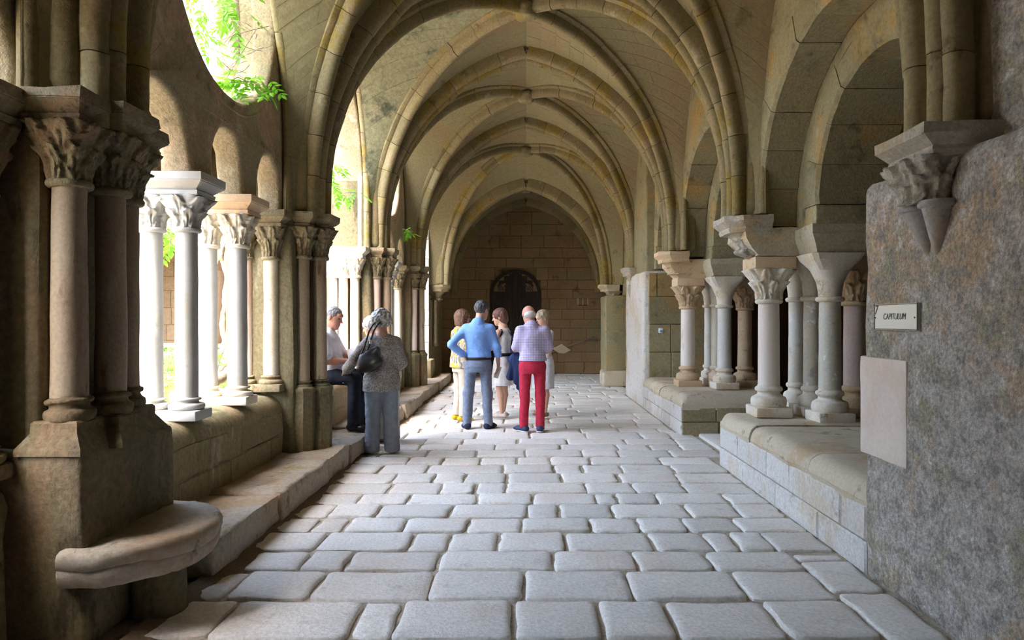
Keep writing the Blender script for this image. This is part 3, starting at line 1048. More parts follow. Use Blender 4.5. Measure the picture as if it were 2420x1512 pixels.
# nearest pier, with its tall moulded base
t0, P0 = pier(0, 3.56, 'nearest dark clustered pier on a tall stepped base behind the round stone seat',
              [(-2.20, 3.29, 0.076, 'marble_brown'), (-2.13, 3.50, 0.071, 'marble_brown'), (-2.21, 3.77, 0.066, 'marble_brown')], None, 1.16, core=(0.36, 0.40))
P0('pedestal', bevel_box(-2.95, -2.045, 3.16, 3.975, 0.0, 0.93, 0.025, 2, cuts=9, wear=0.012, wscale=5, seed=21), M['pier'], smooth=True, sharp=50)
for i, (sx, sy, r) in enumerate(((-2.20, 3.29, 0.076), (-2.13, 3.50, 0.071), (-2.21, 3.77, 0.066))):
    V, Fc = moulded(sx - 0.115, sx + 0.105, sy - 0.105, sy + 0.105, [(0.045, 0.90), (0.045, 0.93), (0.0, 1.0), (0.0, 1.045), (-0.01, 1.055)], wear=0.008, seed=i)
    pl = P0('plinth', (V, Fc), M['pier'], smooth=True, sharp=40)
    P0('base', base_mesh(r, 1.045, 1.165, sx, sy, spread=1.45, wear=0.006, seed=i + 4), M['pier'], smooth=True, sharp=60)

def std_pier(k, d, label, mats):
    sh = [(-2.25, d - 0.13, 0.070, mats[0]), (-2.12, d + 0.02, 0.070, mats[1]), (-2.25, d + 0.22, 0.070, mats[2])]
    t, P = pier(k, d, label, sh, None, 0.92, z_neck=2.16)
    for i, (sx, sy, r, m) in enumerate(sh):
        w = 0.118
        oct_ = lambda q, z: [(sx + q * c, sy + q * s_, z) for c, s_ in [(math.cos(a) * 1.05, math.sin(a) * 1.05) for a in [PI / 8 + PI / 4 * i_ for i_ in range(8)]]]
        V, Fc = loft([oct_(w, 0.0), oct_(w, 0.30), oct_(w, 0.60), oct_(w * 0.99, 0.80), oct_(w * 1.06, 0.815), oct_(w * 1.06, 0.845), oct_(w * 0.92, 0.86)])
        P('pedestal', (worn(V, 0.006, 6, i), Fc), M['pier'], smooth=True, sharp=35)
        P('base', base_mesh(r, 0.85, 0.925, sx, sy, spread=1.4, wear=0.004, seed=i), M['pier'], smooth=True, sharp=60)
    return t
std_pier(1, 7.0, 'dark clustered pier beside the seated man', ('marble_brown', 'marble_brown', 'marble_brown'))
std_pier(2, 10.35, 'clustered pier behind the grey-haired woman, with a reddish shaft', ('marble_pink', 'marble_brown', 'marble_brown'))
std_pier(3, 13.8, 'clustered pier farthest along the garden side, by the pale jamb', ('marble_pink', 'marble_brown', 'marble_brown'))

# ------------------------------------------------------------------ paired columns on the parapet
def pair(d, label, mats, capm, abm, zb=0.80, xs=(-2.50, -2.76), r=0.078, z_neck=2.19, z_cap=2.43, z_ab=2.585, amp=1.0, leaves=8, style='leaf', group=None, ab=True, half=0.125):
    t = thing('twin_column', label, 'columns', (-2.63, d, zb), group=group)
    oz = np.array([2.63, -d, -zb])
    def P(name, VF, mat, par=None, **kw):
        return part(name, np.array(VF[0], dtype=float) + oz, VF[1], mat, par or t, **kw)
    for i, x in enumerate(xs):
        P('plinth', bevel_box(x - 0.13, x + 0.13, d - 0.13, d + 0.13, zb, zb + 0.075, 0.015, 2, wear=0.004, seed=i), M[capm], smooth=True, sharp=40)
        P('base', base_mesh(r, zb + 0.075, zb + 0.165, x, d, wear=0.004, seed=i), M[capm], smooth=True, sharp=60)
        P('shaft', shaft_mesh(r, zb + 0.16, z_neck, x, d, seed=i), M[mats[i]], smooth=True, sharp=60)
        c = P('capital', leaf_capital(r * 1.02, half + 0.01, half + 0.02, z_neck + 0.015, z_cap, cx=x, cy=d, amp=amp, leaves=leaves, seed=i + int(d * 7)), M[capm], smooth=True)
        P('neck_ring', ring_mesh(r, z_neck, 0.020, x, d), M[capm], c, smooth=True)
    x0, x1 = min(xs) - half, max(xs) + half
    P('abacus', abacus_mesh(x0, x1, d - half, d + half, z_cap - 0.004, z_ab, 0.075, wear=0.002, seed=3), M[abm], smooth=True, sharp=30)
    return t
pair(5.03, 'pair of white marble columns with a white scrolled capital, nearest on the parapet', ('marble', 'marble'), 'marble', 'marble', leaves=6, amp=1.3)
pair(5.92, 'pair of pale marble columns under a peach coloured abacus', ('marble', 'marble'), 'cap_pale', 'abacus_ochre', leaves=8, amp=1.35, z_neck=2.165)
pair(6.70, 'weathered half pair with brown capitals against the near side of the pier by the seated man', ('marble_cream', 'marble_pink'), 'cap_dark', 'cap_dark', zb=0.83, r=0.072, z_neck=2.13)
pair(4.10, 'half pair of columns hidden behind the nearest dark pier', ('marble_cream', 'marble_cream'), 'cap_dark', 'cap_dark')
pair(3.08, 'columns with a moulded brown abacus cut by the edge of the view, beside the nearest pier', ('marble_brown', 'marble_brown'), 'cap_dark', 'tracery', z_neck=2.10)
pair(9.98, 'group of pale columns with sunlit leafy capitals, by the white jamb', ('marble_cream', 'marble_pink', 'marble'), 'cap_pale', 'cap_pale', xs=(-2.50, -2.67, -2.82), r=0.068, z_neck=2.16)
pair(7.45, 'half pair of columns on the far side of the pier by the seated man', ('marble_cream', 'marble_cream'), 'cap_dark', 'cap_dark')
pair(11.6, 'pair of slim pale columns, first beyond the white jamb', ('marble', 'marble_cream'), 'cap_pale', 'cap_pale', r=0.07, z_neck=2.16)
pair(12.5, 'slim white column pair under a white abacus, far along the parapet', ('marble', 'marble'), 'marble', 'marble', r=0.07, z_neck=2.16)
pair(13.35, 'cream half pair against the farthest clustered pier', ('marble_cream', 'marble_cream'), 'cap_dark', 'cap_dark', r=0.07, z_neck=2.14)

# ------------------------------------------------------------------ ledge and round seat
ledge = thing('stone_ledge', 'worn stone step running along the foot of the garden side parapet', 'ledge', (-2.1, 4.0, 0.0))
RL = random.Random(5)
y = 4.02; k = 0
while y < 16.9:
    L = RL.uniform(0.75, 1.35)
    y2 = min(y + L, 17.0)
    xe = -1.86 + RL.uniform(-0.025, 0.025)
    if 7.6 < y < 8.5: xe -= 0.05
    V, Fc = bevel_box(-2.42, xe, y + 0.004, y2 - 0.004, 0.0, 0.215 + RL.uniform(-0.012, 0.012), 0.03, 2, cuts=9, wear=0.017, wscale=6, seed=k)
    part('slab', np.array(V) - np.array([-2.1, 4.0, 0]), Fc, M['ledge'], ledge, smooth=True, sharp=45)
    y = y2; k += 1

seat = thing('half_round_bench', 'half-round stone seat slab on a stub column in front of the nearest pier', 'seat', (-2.10, 3.57, 0.0))
n = 40
rings = []
def half_disc(r, z):
    pts = [(0.48 * 0 - 0.02 + r * math.cos(-PI / 2 + PI * i / n), r * math.sin(-PI / 2 + PI * i / n), z) for i in range(n + 1)]
    pts += [(-0.03, r, z)] + [(-0.03 , r - 2 * r * i / 8, z) for i in range(1, 8)] + [(-0.03, -r, z)]
    return pts
for r, z in ((0.40, 0.285), (0.455, 0.30), (0.47, 0.325), (0.478, 0.37), (0.474, 0.385), (0.485, 0.395), (0.492, 0.44), (0.482, 0.462), (0.46, 0.472), (0.30, 0.474)):
    rings.append(half_disc(r, z))
V, Fc = loft(rings)
part('slab', worn(V, 0.010, 8, 3), Fc, M['ledge'], seat, smooth=True, sharp=50)
V, Fc = lathe([(0.135, 0.0), (0.132, 0.10), (0.128, 0.29)], 28, 0.17, 0.03)
part('stub_column', worn(V, 0.005, 8, 2), Fc, M['pier'], seat, smooth=True, sharp=50)
# ------------------------------------------------------------------ right wall: rough pier, benches, chapter-house arcade
wall_right = struct('wall_right', 'chapter house side wall of the walk')

def rough_sheet(name, fn, nu, nv, mat, parent, amp=0.02, seed=0, scale=3.0):
    V = []; Fc = []
    for i in range(nu + 1):
        for j in range(nv + 1):
            V.append(fn(i / nu, j / nv))
    for i in range(nu):
        for j in range(nv):
            a = i * (nv + 1) + j
            Fc.append((a, a + nv + 1, a + nv + 2, a + 1))
    V = worn(V, amp, scale, seed)
    return part(name, V, Fc, mat, parent, smooth=True)

XW = 2.07
# solid pier beside the camera: lower thick part (with rounded top), upper part set back
V, Fc = bevel_box(XW, 3.45, -3.3, 4.20, -0.05, 2.36, 0.07, 3, cuts=42, wear=0.009, wscale=4.0, seed=31)
part('rough_pier', V, Fc, M['rough'], wall_right, smooth=True, sharp=60)
V, Fc = bevel_box(XW + 0.17, 3.45, -3.3, 3.92, 2.30, 6.05, 0.05, 2, cuts=30, wear=0.018, wscale=4.0, seed=33)
part('upper_pier', V, Fc, M['rough'], wall_right, smooth=True, sharp=60)
# smooth pink plaster patch on the corner of the pier, and low rubble footing
V, Fc = bevel_box(XW - 0.011, XW + 0.10, 3.70, 4.21, 0.72, 1.31, 0.010, 2, cuts=8, wear=0.003, wscale=7, seed=3)
part('plaster_patch', V, Fc, M['plaster_pink'], wall_right, smooth=True, sharp=40)

# far solid pier with its dressed jamb
part('far_pier', *bevel_box(XW, 3.45, 12.06, 14.15, -0.05, 2.40, 0.05, 2, cuts=10, wear=0.012, wscale=4, seed=41), M['bench_face'], wall_right, smooth=True, sharp=60)
part('far_pier_upper', *bevel_box(2.15, 3.45, 12.25, 14.15, 2.38, 6.05, 0.04, 2, cuts=10, wear=0.010, wscale=4, seed=44), M['arch'], wall_right, smooth=True, sharp=60)
jr = new_obj('pier_jamb', None, wall_right)
block_face(jr, M['arch'], 'y', 12.06, -1, 2.16, 2.74, 0.50, 2.36, 4, (0.40, 0.55), depth=0.045, seed=12, jit=0.012)
part('jamb_edge', *bevel_box(2.74, 2.80, 11.99, 12.2, 0.5, 2.4, 0.012, 2, cuts=8, wear=0.006, seed=3), M['jamb'], jr, smooth=True, sharp=50)
part('jamb_return', *bevel_box(2.80, 3.4, 12.02, 12.2, 0.5, 2.4, 0.012), M['arch'], jr)
# wall beyond the far pier
part('wall_mass', *box(2.32, 3.45, 14.15, 20.2, -0.05, 6.05), M['arch'], wall_right)
block_face(wall_right, M['arch'], 'x', 2.32, -1, 14.2, END, 0.0, 2.4, 6, (0.5, 0.9), depth=0.02, seed=77)
part('pilaster', *bevel_box(1.84, 2.34, 15.75, 16.85, 0.0, 2.10, 0.03, 2, cuts=7, wear=0.008, seed=7), M['arch'], wall_right, smooth=True, sharp=50)
part('pilaster_foot', *bevel_box(1.76, 2.34, 15.62, 16.3, 0.0, 0.36, 0.05, 2, cuts=4, wear=0.008, seed=8), M['coping'], wall_right, smooth=True, sharp=50)

# arches of the chapter house: two orders with voussoirs
def arch_order(cy, r, zs, stilt, x0, x1, y0, y1, ring=0.32, nv=11, seed=0, mat='arch'):
    R = random.Random(seed)
    low = lambda yy: (zs + stilt + math.sqrt(max((r + ring * 0.8) ** 2 - (yy - cy) ** 2, 0))) if abs(yy - cy) < (r + ring * 0.8) else zs
    V, Fc = half_spandrel(y0, y1, low, lambda yy: 6.05, x0 + (0.012 if x0 < 2.5 else 0.002), x1 + (0.004 if x0 < 2.5 else -0.01), 72)
    part('spandrel', V, Fc, M[mat], wall_right)
    root = new_obj('arch_order', None, wall_right)
    # stilted part
    for sg in (-1, 1):
        a, b = cy + sg * r, cy + sg * (r + ring)
        nst = max(1, int((stilt + 0.02) / 0.3))
        if stilt > 0.05:
            for k in range(nst):
                V, Fc = bevel_box(x0, x1, min(a, b), max(a, b), zs + stilt * k / nst + 0.0015, zs + stilt * (k + 1) / nst - 0.0015, 0.015, 2, cuts=4, wear=0.006, seed=seed + k)
                part('arch_stone', V, Fc, M[mat], root, smooth=True, sharp=45)
    for k in range(nv):
        a0 = PI * k / nv + 0.0015; a1 = PI * (k + 1) / nv - 0.0015
        m = 4
        dx = R.uniform(-0.004, 0.004); dr = R.uniform(-0.006, 0.006)
        ch = 0.03
        prof = [(x0 + dx + ch, r + dr), (x1 - 0.004, r + dr), (x1 + 0.002, r + dr + 0.006), (x1 + 0.002, r + ring), (x0 + dx, r + ring), (x0 + dx, r + dr + ch)]
        rings = []
        for i in range(m + 1):
            a = a0 + (a1 - a0) * i / m
            rings.append([(x, cy + q * math.cos(a), zs + stilt + q * math.sin(a)) for (x, q) in prof])
        V, Fc = loft(rings)
        part('arch_stone', worn(V, 0.006, 7, seed), [f[::-1] for f in Fc], M[mat], root, smooth=True, sharp=35)

ZI = 2.43
X1, X2, X3 = 2.30, 2.68, 3.35
arch_order(5.25, 1.52, ZI, 0.03, X1, X2, 3.2, 7.0, ring=0.30, nv=13, seed=1)
arch_order(8.75, 1.50, ZI, 0.05, X1, X2, 7.0, 10.5, ring=0.30, nv=13, seed=2)
arch_order(11.38, 0.72, ZI, 0.40, X1, X2, 10.5, 12.4, ring=0.26, nv=8, seed=3)
arch_order(5.27, 1.03, ZI - 0.03, 0.20, X2, X3, 3.2, 7.0, ring=0.30, nv=9, seed=4)
arch_order(8.75, 1.10, ZI - 0.03, 0.20, X2, X3, 7.0, 10.5, ring=0.30, nv=9, seed=5)
arch_order(11.45, 0.55, ZI - 0.03, 0.40, X2, X3, 10.5, 12.6, ring=0.26, nv=7, seed=6)
part('wall_mass', *box(X1 + 0.012, X3, 12.4, 14.2, 2.38, 6.05), M['arch'], wall_right)
part('wall_mass', *box(X1 + 0.012, X3, -3.3, 3.25, 2.34, 6.05), M['arch'], wall_right)

# chapter house beyond: plain dim room
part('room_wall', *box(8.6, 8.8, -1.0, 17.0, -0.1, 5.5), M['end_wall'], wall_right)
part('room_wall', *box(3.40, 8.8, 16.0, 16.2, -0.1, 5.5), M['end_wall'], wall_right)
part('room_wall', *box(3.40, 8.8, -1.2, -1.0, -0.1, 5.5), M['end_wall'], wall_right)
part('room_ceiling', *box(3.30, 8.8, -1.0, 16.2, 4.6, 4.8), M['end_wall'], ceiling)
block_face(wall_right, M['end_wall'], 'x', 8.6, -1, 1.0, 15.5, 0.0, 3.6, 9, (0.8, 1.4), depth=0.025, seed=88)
part('room_bench', *bevel_box(8.0, 8.6, 0.5, 15.5, 0.0, 0.45, 0.04), M['arch'], wall_right, smooth=True, sharp=40)

# benches
def bench(name_label, y0, y1, xb, z, seed, seams, near_open=False):
    t = thing('stone_bench', name_label, 'bench', (XW, (y0 + y1) / 2, 0))
    off = np.array([-XW, -(y0 + y1) / 2, 0])
    part('core', np.array(box(XW + 0.03, xb, y0 + 0.03, y1 - 0.03, -0.05, z - 0.1)[0]) + off, box(0, 1, 0, 1, 0, 1)[1], M['mortar'], t)
    # coping stones, rounded towards the walk
    ys_ = [y0] + seams + [y1]
    R = random.Random(seed)
    for a, b in zip(ys_[:-1], ys_[1:]):
        rr = 0.13
        prof = [(XW + 0.02, z - 0.20), (XW - 0.005, z - 0.13)]
        for i in range(7):
            an = PI - (PI / 2) * i / 6
            prof.append((XW + rr + rr * math.cos(an), z - rr + rr * math.sin(an)))
        prof += [(XW + 0.4, z + 0.004), (XW + 0.75, z), (xb, z), (xb, z - 0.20)]
        k = max(4, int((b - a) / 0.08)); rings = []
        dx = R.uniform(-0.01, 0.01); dz = R.uniform(-0.01, 0.008)
        for i in range(k + 1):
            yy = a + 0.004 + (b - a - 0.008) * i / k
            e = 0.012 if i in (0, k) else 0.0
            # the free end of the bench is rounded off as well
            rows = []
            for (x, zz) in prof:
                q = zz
                if y0 < 8 and b == y1 or y0 > 8 and a == y0:
                    dist = (y1 - yy) if y0 < 8 else (yy - y0)
                    if dist < 0.13 and zz > z - 0.14:
                        q = min(zz, z - 0.13 + math.sqrt(max(0.13 ** 2 - (0.13 - dist) ** 2, 0)))
                rows.append((x + dx + (e if x < XW + 0.02 else 0), yy, q + dz - (e if zz > z - 0.05 else 0)))
            rings.append(rows)
        V, Fc = loft(rings)
        V = worn(V, 0.010, 5, seed)
        part('coping_stone', V + off, Fc, M['coping'], t, smooth=True, sharp=50)
    root = t
    R = random.Random(seed)
    # face blocks along the walk and on the free end
    tmp = []
    def blk(axis, pos, sgn, u0, u1, z0, z1, rows, lens, mat):
        before = set(o.name for o in root.children)
        block_face(root, mat, axis, pos, sgn, u0, u1, z0, z1, rows, lens, depth=0.035, name='face_block', seed=seed)
        for o in root.children:
            if o.name not in before:
                o.location = (-XW, -(y0 + y1) / 2, 0)
    blk('x', XW + 0.035, -1, y0 + 0.01, y1 - 0.01, -0.03, z - 0.155, 2, (0.5, 1.0), M['bench_face'])
    if y0 < 8: blk('y', y1 - 0.035, 1, XW + 0.01, xb, -0.03, z - 0.155, 2, (0.4, 0.6), M['bench_face'])
    else: blk('y', y0 + 0.035, -1, XW + 0.01, xb, -0.03, z - 0.155, 2, (0.4, 0.6), M['arch'])
    return t
bench('long stone bench with rounded worn coping between the rough wall and the doorway gap', 4.15, 7.32, 3.45, 0.555, 3, [5.02, 5.98, 6.33, 6.75])
bench('farther stone bench with ochre coping, beyond the doorway gap', 9.10, 12.10, 3.45, 0.52, 6, [9.75, 10.6, 11.4])
part('door_sill', *bevel_box(2.30, 3.45, 7.32, 9.10, -0.06, 0.02, 0.02), M['paving'], floor, smooth=True, sharp=40)

# imposts
def impost(label, x0, x1, y0, y1, z0, z1, cx0, cx1, cy0, cy1, mat, seed):
    t = thing('impost_block', label, 'impost', ((x0 + x1) / 2, (y0 + y1) / 2, z0))
    off = -np.array([(x0 + x1) / 2, (y0 + y1) / 2, z0])
    rings = []
    for (f, z) in ((0.0, z0), (0.0, z0 + 0.015), (0.5, z0 + (z1 - z0) * 0.35), (1.0, z0 + (z1 - z0) * 0.66), (1.0, z1)):
        a0, a1 = cx0 + (x0 - cx0) * f, cx1 + (x1 - cx1) * f
        b0, b1 = cy0 + (y0 - cy0) * f, cy1 + (y1 - cy1) * f
        ring = []
        for (p, q, m) in (((a0, b0), (a1, b0), 8), ((a1, b0), (a1, b1), 8), ((a1, b1), (a0, b1), 8), ((a0, b1), (a0, b0), 8)):
            for k in range(m):
                ring.append((p[0] + (q[0] - p[0]) * k / m, p[1] + (q[1] - p[1]) * k / m, z))
        rings.append(ring)
    V, Fc = loft(rings)
    part('block', worn(V, 0.010, 7, seed) + off, Fc, M[mat], t, smooth=True, sharp=30)
    return t

def column(x, y, zb, label, shaft, capm, style, r, z_neck, z_cap, plinth=0.17, base_h=0.315, block=None, hx=0.2, hy=0.2, group=None, base=None):
    t = thing('column', label, 'column', (x, y, zb), group=group)
    base = base or capm
    w = r * 1.72
    part('plinth', *bevel_box(-w, w, -w, w, 0, 0.10, 0.012, 2, cuts=3, wear=0.004, seed=int(x * 90)), M[base], t, smooth=True, sharp=40)
    part('base', *base_mesh(r, 0.095, base_h, wear=0.004, spread=1.70), M[base], t, smooth=True, sharp=60)
    part('shaft', *shaft_mesh(r, base_h - 0.005, z_neck - zb, seed=int(y * 7)), M[shaft], t, smooth=True, sharp=60)
    top = z_cap - zb
    if style == 'leaf':
        cp = part('capital', *leaf_capital(r * 1.04, hx, hy, z_neck - zb + 0.02, top, leaves=8, amp=1.25, seed=int(x * 31 + y * 7), wear=0.004), M[capm], t, smooth=True)
    else:
        cp = part('capital', *plain_capital(r * 1.06, hx, hy, z_neck - zb + 0.02, top), M[capm], t, smooth=True, sharp=20)
    part('neck_ring', *ring_mesh(r, z_neck - zb, 0.026), M[base], cp, smooth=True)
    if block:
        part('cap_block', *bevel_box(-block[0], block[0], -block[0], block[0], top - 0.004, block[1] - zb, 0.01, 2), M[block[2]], t, smooth=True, sharp=40)
    return t

def cluster(dy, nm, zb, s, mats, seed):
    y = 7.0 + dy
    column(2.49, y, zb, 'column with leafy carved capital and smooth pinkish shaft at the front of the %s cluster' % nm, mats[0], mats[5], 'leaf', 0.105, 1.72, 2.05, hx=0.195, hy=0.195, block=(0.205, 2.165, 'abacus_ochre'))
    column(2.93, y - 0.42, zb, 'column with faceted chamfered capital, nearest of the %s cluster' % nm, mats[1], 'cap_pale', 'plain', 0.100, 1.73, 2.16, hx=0.25, hy=0.22, base='cap_pale')
    column(2.93, y, zb, 'grey middle column within the %s cluster' % nm, mats[2], 'cap_pale', 'plain', 0.080, 1.75, 2.16, hx=0.16, hy=0.16)
    column(2.93, y + 0.40, zb, 'pale column at the door side of the %s cluster' % nm, mats[3], 'cap_pale', 'plain', 0.080, 1.75, 2.16, hx=0.18, hy=0.20)
    column(3.36, y - 0.02, zb, 'warm shaded column with a leafy capital at the back of the %s cluster' % nm, mats[4], 'cap_ochre', 'leaf', 0.105, 1.70, 2.03, hx=0.18, hy=0.18, block=(0.19, 2.165, 'cap_ochre'))
    impost('chamfered impost slab over the front column of the %s cluster' % nm, 2.16, 2.72, y - 0.30, y + 0.30, 2.165, 2.44, 2.30, 2.72, y - 0.205, y + 0.205, mats[6], seed)
    impost('broad chamfered impost slab over the inner columns of the %s cluster' % nm, 2.64, 3.62, y - 0.72, y + 0.70, 2.165, 2.415, 2.72, 3.58, y - 0.62, y + 0.60, 'impost', seed + 1)
cluster(0.0, 'nearer', 0.55, 1, ('marble_rose', 'marble_grey', 'marble_grey', 'marble_pale', 'marble_pink', 'cap_pale', 'impost'), 3)
cluster(3.5, 'farther', 0.515, 1, ('marble_rose', 'marble_pale', 'marble_cream', 'marble_pale', 'abacus_ochre', 'cap_ochre', 'abacus_ochre'), 8)

# ------------------------------------------------------------------ corbels carrying the vault
def corbel(s, x_wall, reach, d, z_top, label, kind='leaf', half=0.33, z_tip=None, mat='corbel', ab_h=0.13):
    """half-octagon abacus, carved bell and a tapering tail; s=+1 right wall (sticks out towards -x), -1 left"""
    t = thing('vault_corbel', label, 'corbel', (x_wall, d, z_top))
    def ring(out, hw, z, back=0.12):
        c = hw * (0.80 if kind == 'twin' else 0.58)
        P = [(back, -hw), (-out * 0.55, -hw), (-out, -c), (-out, c), (-out * 0.55, hw), (back, hw)]
        pts = []
        for a, b in zip(P, P[1:] + P[:1]):
            for k in range(4):
                pts.append((s * (a[0] + (b[0] - a[0]) * k / 4), a[1] + (b[1] - a[1]) * k / 4, z))
        return pts if s > 0 else pts[::-1]
    def fl(VF):
        V, Fc = VF
        return V, [f[::-1] for f in Fc]
    rs = [ring(reach * 0.80, half * 0.86, -ab_h - 0.03), ring(reach * 0.84, half * 0.90, -ab_h), ring(reach * 0.83, half * 0.88, -ab_h + 0.02), ring(reach * 0.97, half * 0.98, -ab_h * 0.48), ring(reach, half, -ab_h * 0.42), ring(reach, half, 0.0)]
    V, Fc = loft(rs)
    part('abacus', worn(V, 0.007, 9, 2), [f[::-1] for f in Fc], M[mat], t, smooth=True, sharp=35)
    zt = (z_tip - z_top) if z_tip is not None else -0.45
    zb0 = -ab_h - 0.02
    if kind == 'twin':
        zc = zb0 - 0.21
        V, Fc = leaf_capital(0.135, 0.17, 0.20, zc, zb0, leaves=10, amp=0.75, seed=3, wear=0.008, cx=-s * reach * 0.50)
        part('capital', V, Fc, M[mat], t, smooth=True)
        for dy in (-0.095, 0.095):
            V, Fc = lathe([(0.004, zt), (0.028, zt + 0.04), (0.058, zt + (zc - zt) * 0.62), (0.074, zc - 0.035), (0.090, zc - 0.03), (0.094, zc - 0.015), (0.085, zc)], 22)
            V = np.array(V); f = np.clip((V[:, 2] - zt) / (zc - zt), 0, 1)
            V[:, 0] += -s * (0.17 + 0.04 * f); V[:, 1] += dy * (0.35 + 0.65 * f)
            part('tail_shaft', V, Fc, M['corbel_grey'], t, smooth=True, sharp=50)
    else:
        zc = zb0 - (0.17 if kind == 'leaf' else 0.12)
        V, Fc = leaf_capital(0.115 * half / 0.33, reach * 0.62, half * 0.66, zc, zb0, leaves=8, amp=0.8, seed=5, wear=0.006, tiers=1)
        part('capital', V, Fc, M[mat], t, smooth=True)
        n = 48; rg = []
        for i in range(9):
            h = i / 8; z = zt + (zc - zt) * h
            rad = 0.16 * (half / 0.33) * (math.sin(PI * (0.06 + 0.58 * h))) ** 0.8
            rg.append([(rad * (1 + 0.10 * math.cos(8 * a)) * math.cos(a), rad * (1 + 0.10 * math.cos(8 * a)) * math.sin(a), z) for a in [2 * PI * k / n for k in range(n)]])
        V, Fc = loft(rg)
        part('tail', worn(V, 0.006, 14, 4), Fc, M[mat], t, smooth=True)
    return t
M['corbel_grey'] = stone('grey_corbel_stone', (0.34, 0.33, 0.325), warm=(0.33, 0.28, 0.22), dark=(0.17, 0.16, 0.155), light=(0.46, 0.46, 0.46), s1=2, s2=5, s3=45, speck=0.2, bump=0.3)
corbel(1, 2.25, 0.36, 3.47, 2.47, 'large grey corbel with leafy band and two tapering stub shafts, on the rough wall', 'twin', half=0.28, z_tip=1.84, ab_h=0.12)
corbel(1, 2.30, 0.33, 6.98, 2.56, 'corbel with moulded slab and leafy bell above the nearer column cluster', 'leaf', half=0.33, z_tip=2.16)
corbel(1, 2.30, 0.32, 10.37, 2.55, 'reddish leafy corbel above the farther column cluster', 'leaf', half=0.30, z_tip=2.20, mat='cap_ochre')
corbel(1, 2.16, 0.26, 13.55, 2.55, 'pointed leafy corbel on the far dressed pier', 'leaf', half=0.26, z_tip=1.88)
corbel(1, 2.10, 0.36, 16.4, 2.37, 'plain ochre corbel on the pilaster before the end wall, chapter house side', 'leaf', half=0.28, z_tip=1.95, mat='coping')
corbel(-1, -2.16, 0.34, 16.5, 2.37, 'weathered leafy corbel at the end wall corner, garden side', 'leaf', half=0.28, z_tip=1.98, mat='cap_dark')
V, Fc = shaft_mesh(0.06, 0.9, 2.0, 0, 0)
for i, dy in enumerate((-0.10, 0.08)):
    part('corner_shaft', np.array(V) + np.array([-2.18, 16.45 + dy, 0]), Fc, M['pier'], wall_left, smooth=True)

# back of the ribs above each corbel: solid springers
for k, xx in ((2, 2.34), (3, 2.34), (4, 2.34), (5, 2.34), (6, 2.2)):
    part('springer', *bevel_box(xx - 0.16, xx + 0.2, PIER_Y[k] - 0.23, PIER_Y[k] + 0.23, (2.45 if k == 2 else 2.54) if k < 6 else 2.36, 4.0, 0.08, 2, cuts=6, wear=0.006, seed=k), M['rib'], ceiling, smooth=True, sharp=50)
for k in (2, 3, 4, 5, 6):
    part('springer', *bevel_box(-2.42, -2.16 if k < 6 else -1.95, PIER_Y[k] - 0.25, PIER_Y[k] + 0.25, 2.59 if k < 6 else 2.36, 4.0, 0.08, 2, cuts=6, wear=0.006, seed=k), M['rib'], ceiling, smooth=True, sharp=50)

# ------------------------------------------------------------------ end wall and door
wall_end = struct('wall_end', 'dark end wall with the arched door')
DX, DR, DZ = -0.30, 0.735, 2.24
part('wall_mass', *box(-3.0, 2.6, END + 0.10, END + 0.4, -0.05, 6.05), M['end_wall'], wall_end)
def door_skip(u, z, a, b, c, d):
    uu = min(max(DX, a), b)
    if d < DZ + 0.05: return a < DX + DR + 0.02 and b > DX - DR - 0.02 and (uu - DX) ** 2 < DR ** 2 and False
    return False
def end_blocks():
    R = random.Random(19)
    z = 0.0
    while z < 5.4:
        h = R.uniform(0.26, 0.36)
        u = -2.5 - R.uniform(0, 0.5)
        while u < 2.4:
            L = R.uniform(0.45, 0.9)
            segs = [(max(u, -2.5), min(u + L, 2.4))]
            zc = z + h / 2
            w = DR if z + h < DZ else (math.sqrt(max(DR ** 2 - (max(z, DZ) - DZ) ** 2, 0)) if z < DZ + DR else 0)
            if w > 0.02:
                new = []
                for a, b in segs:
                    if b <= DX - w or a >= DX + w: new.append((a, b)); continue
                    if a < DX - w: new.append((a, DX - w))
                    if b > DX + w: new.append((DX + w, b))
                segs = new
            for a, b in segs:
                if b - a > 0.05:
                    block_face(wall_end, M['end_wall'], 'y', END + 0.10, -1, a, b, z, z + h, 1, (5, 6), depth=0.10, seed=int(z * 100 + a * 10), gap=0.005, jit=0.003)
            u += L
        z += h
end_blocks()
door = struct('door_1', 'dark arched double door in the end wall')
# arch reveal, leaves, planks, lattice windows
rings = []
n = 24
outl = [(DX - DR, 0.0)] + [(DX + DR * math.cos(PI - PI * i / n), DZ + DR * math.sin(PI - PI * i / n)) for i in range(n + 1)] + [(DX + DR, 0.0)]
V = []; Fc = []
for yy in (END - 0.004, END + 0.11):
    for (x, z) in outl: V.append((x, yy, z))
m = len(outl)
for i in range(m - 1): Fc.append((i, i + 1, m + i + 1, m + i))
part('door_reveal', V, Fc, M['end_wall'], door)
inner = [(DX - DR + 0.09, 0.0)] + [(DX + (DR - 0.09) * math.cos(PI - PI * i / n), DZ + (DR - 0.09) * math.sin(PI - PI * i / n)) for i in range(n + 1)] + [(DX + DR - 0.09, 0.0)]
V = []; Fc = []
for yy, ol in ((END + 0.05, outl), (END + 0.05, inner), (END + 0.12, inner)):
    for (x, z) in ol: V.append((x, yy, z))
for r in range(2):
    for i in range(m - 1): Fc.append((r * m + i, r * m + i + 1, (r + 1) * m + i + 1, (r + 1) * m + i))
part('door_frame', V, Fc, M['door_wood'], door)
M['warm_glass'] = plain('dusty_door_glass', (0.30, 0.20, 0.14), 0.25, spec=0.5)
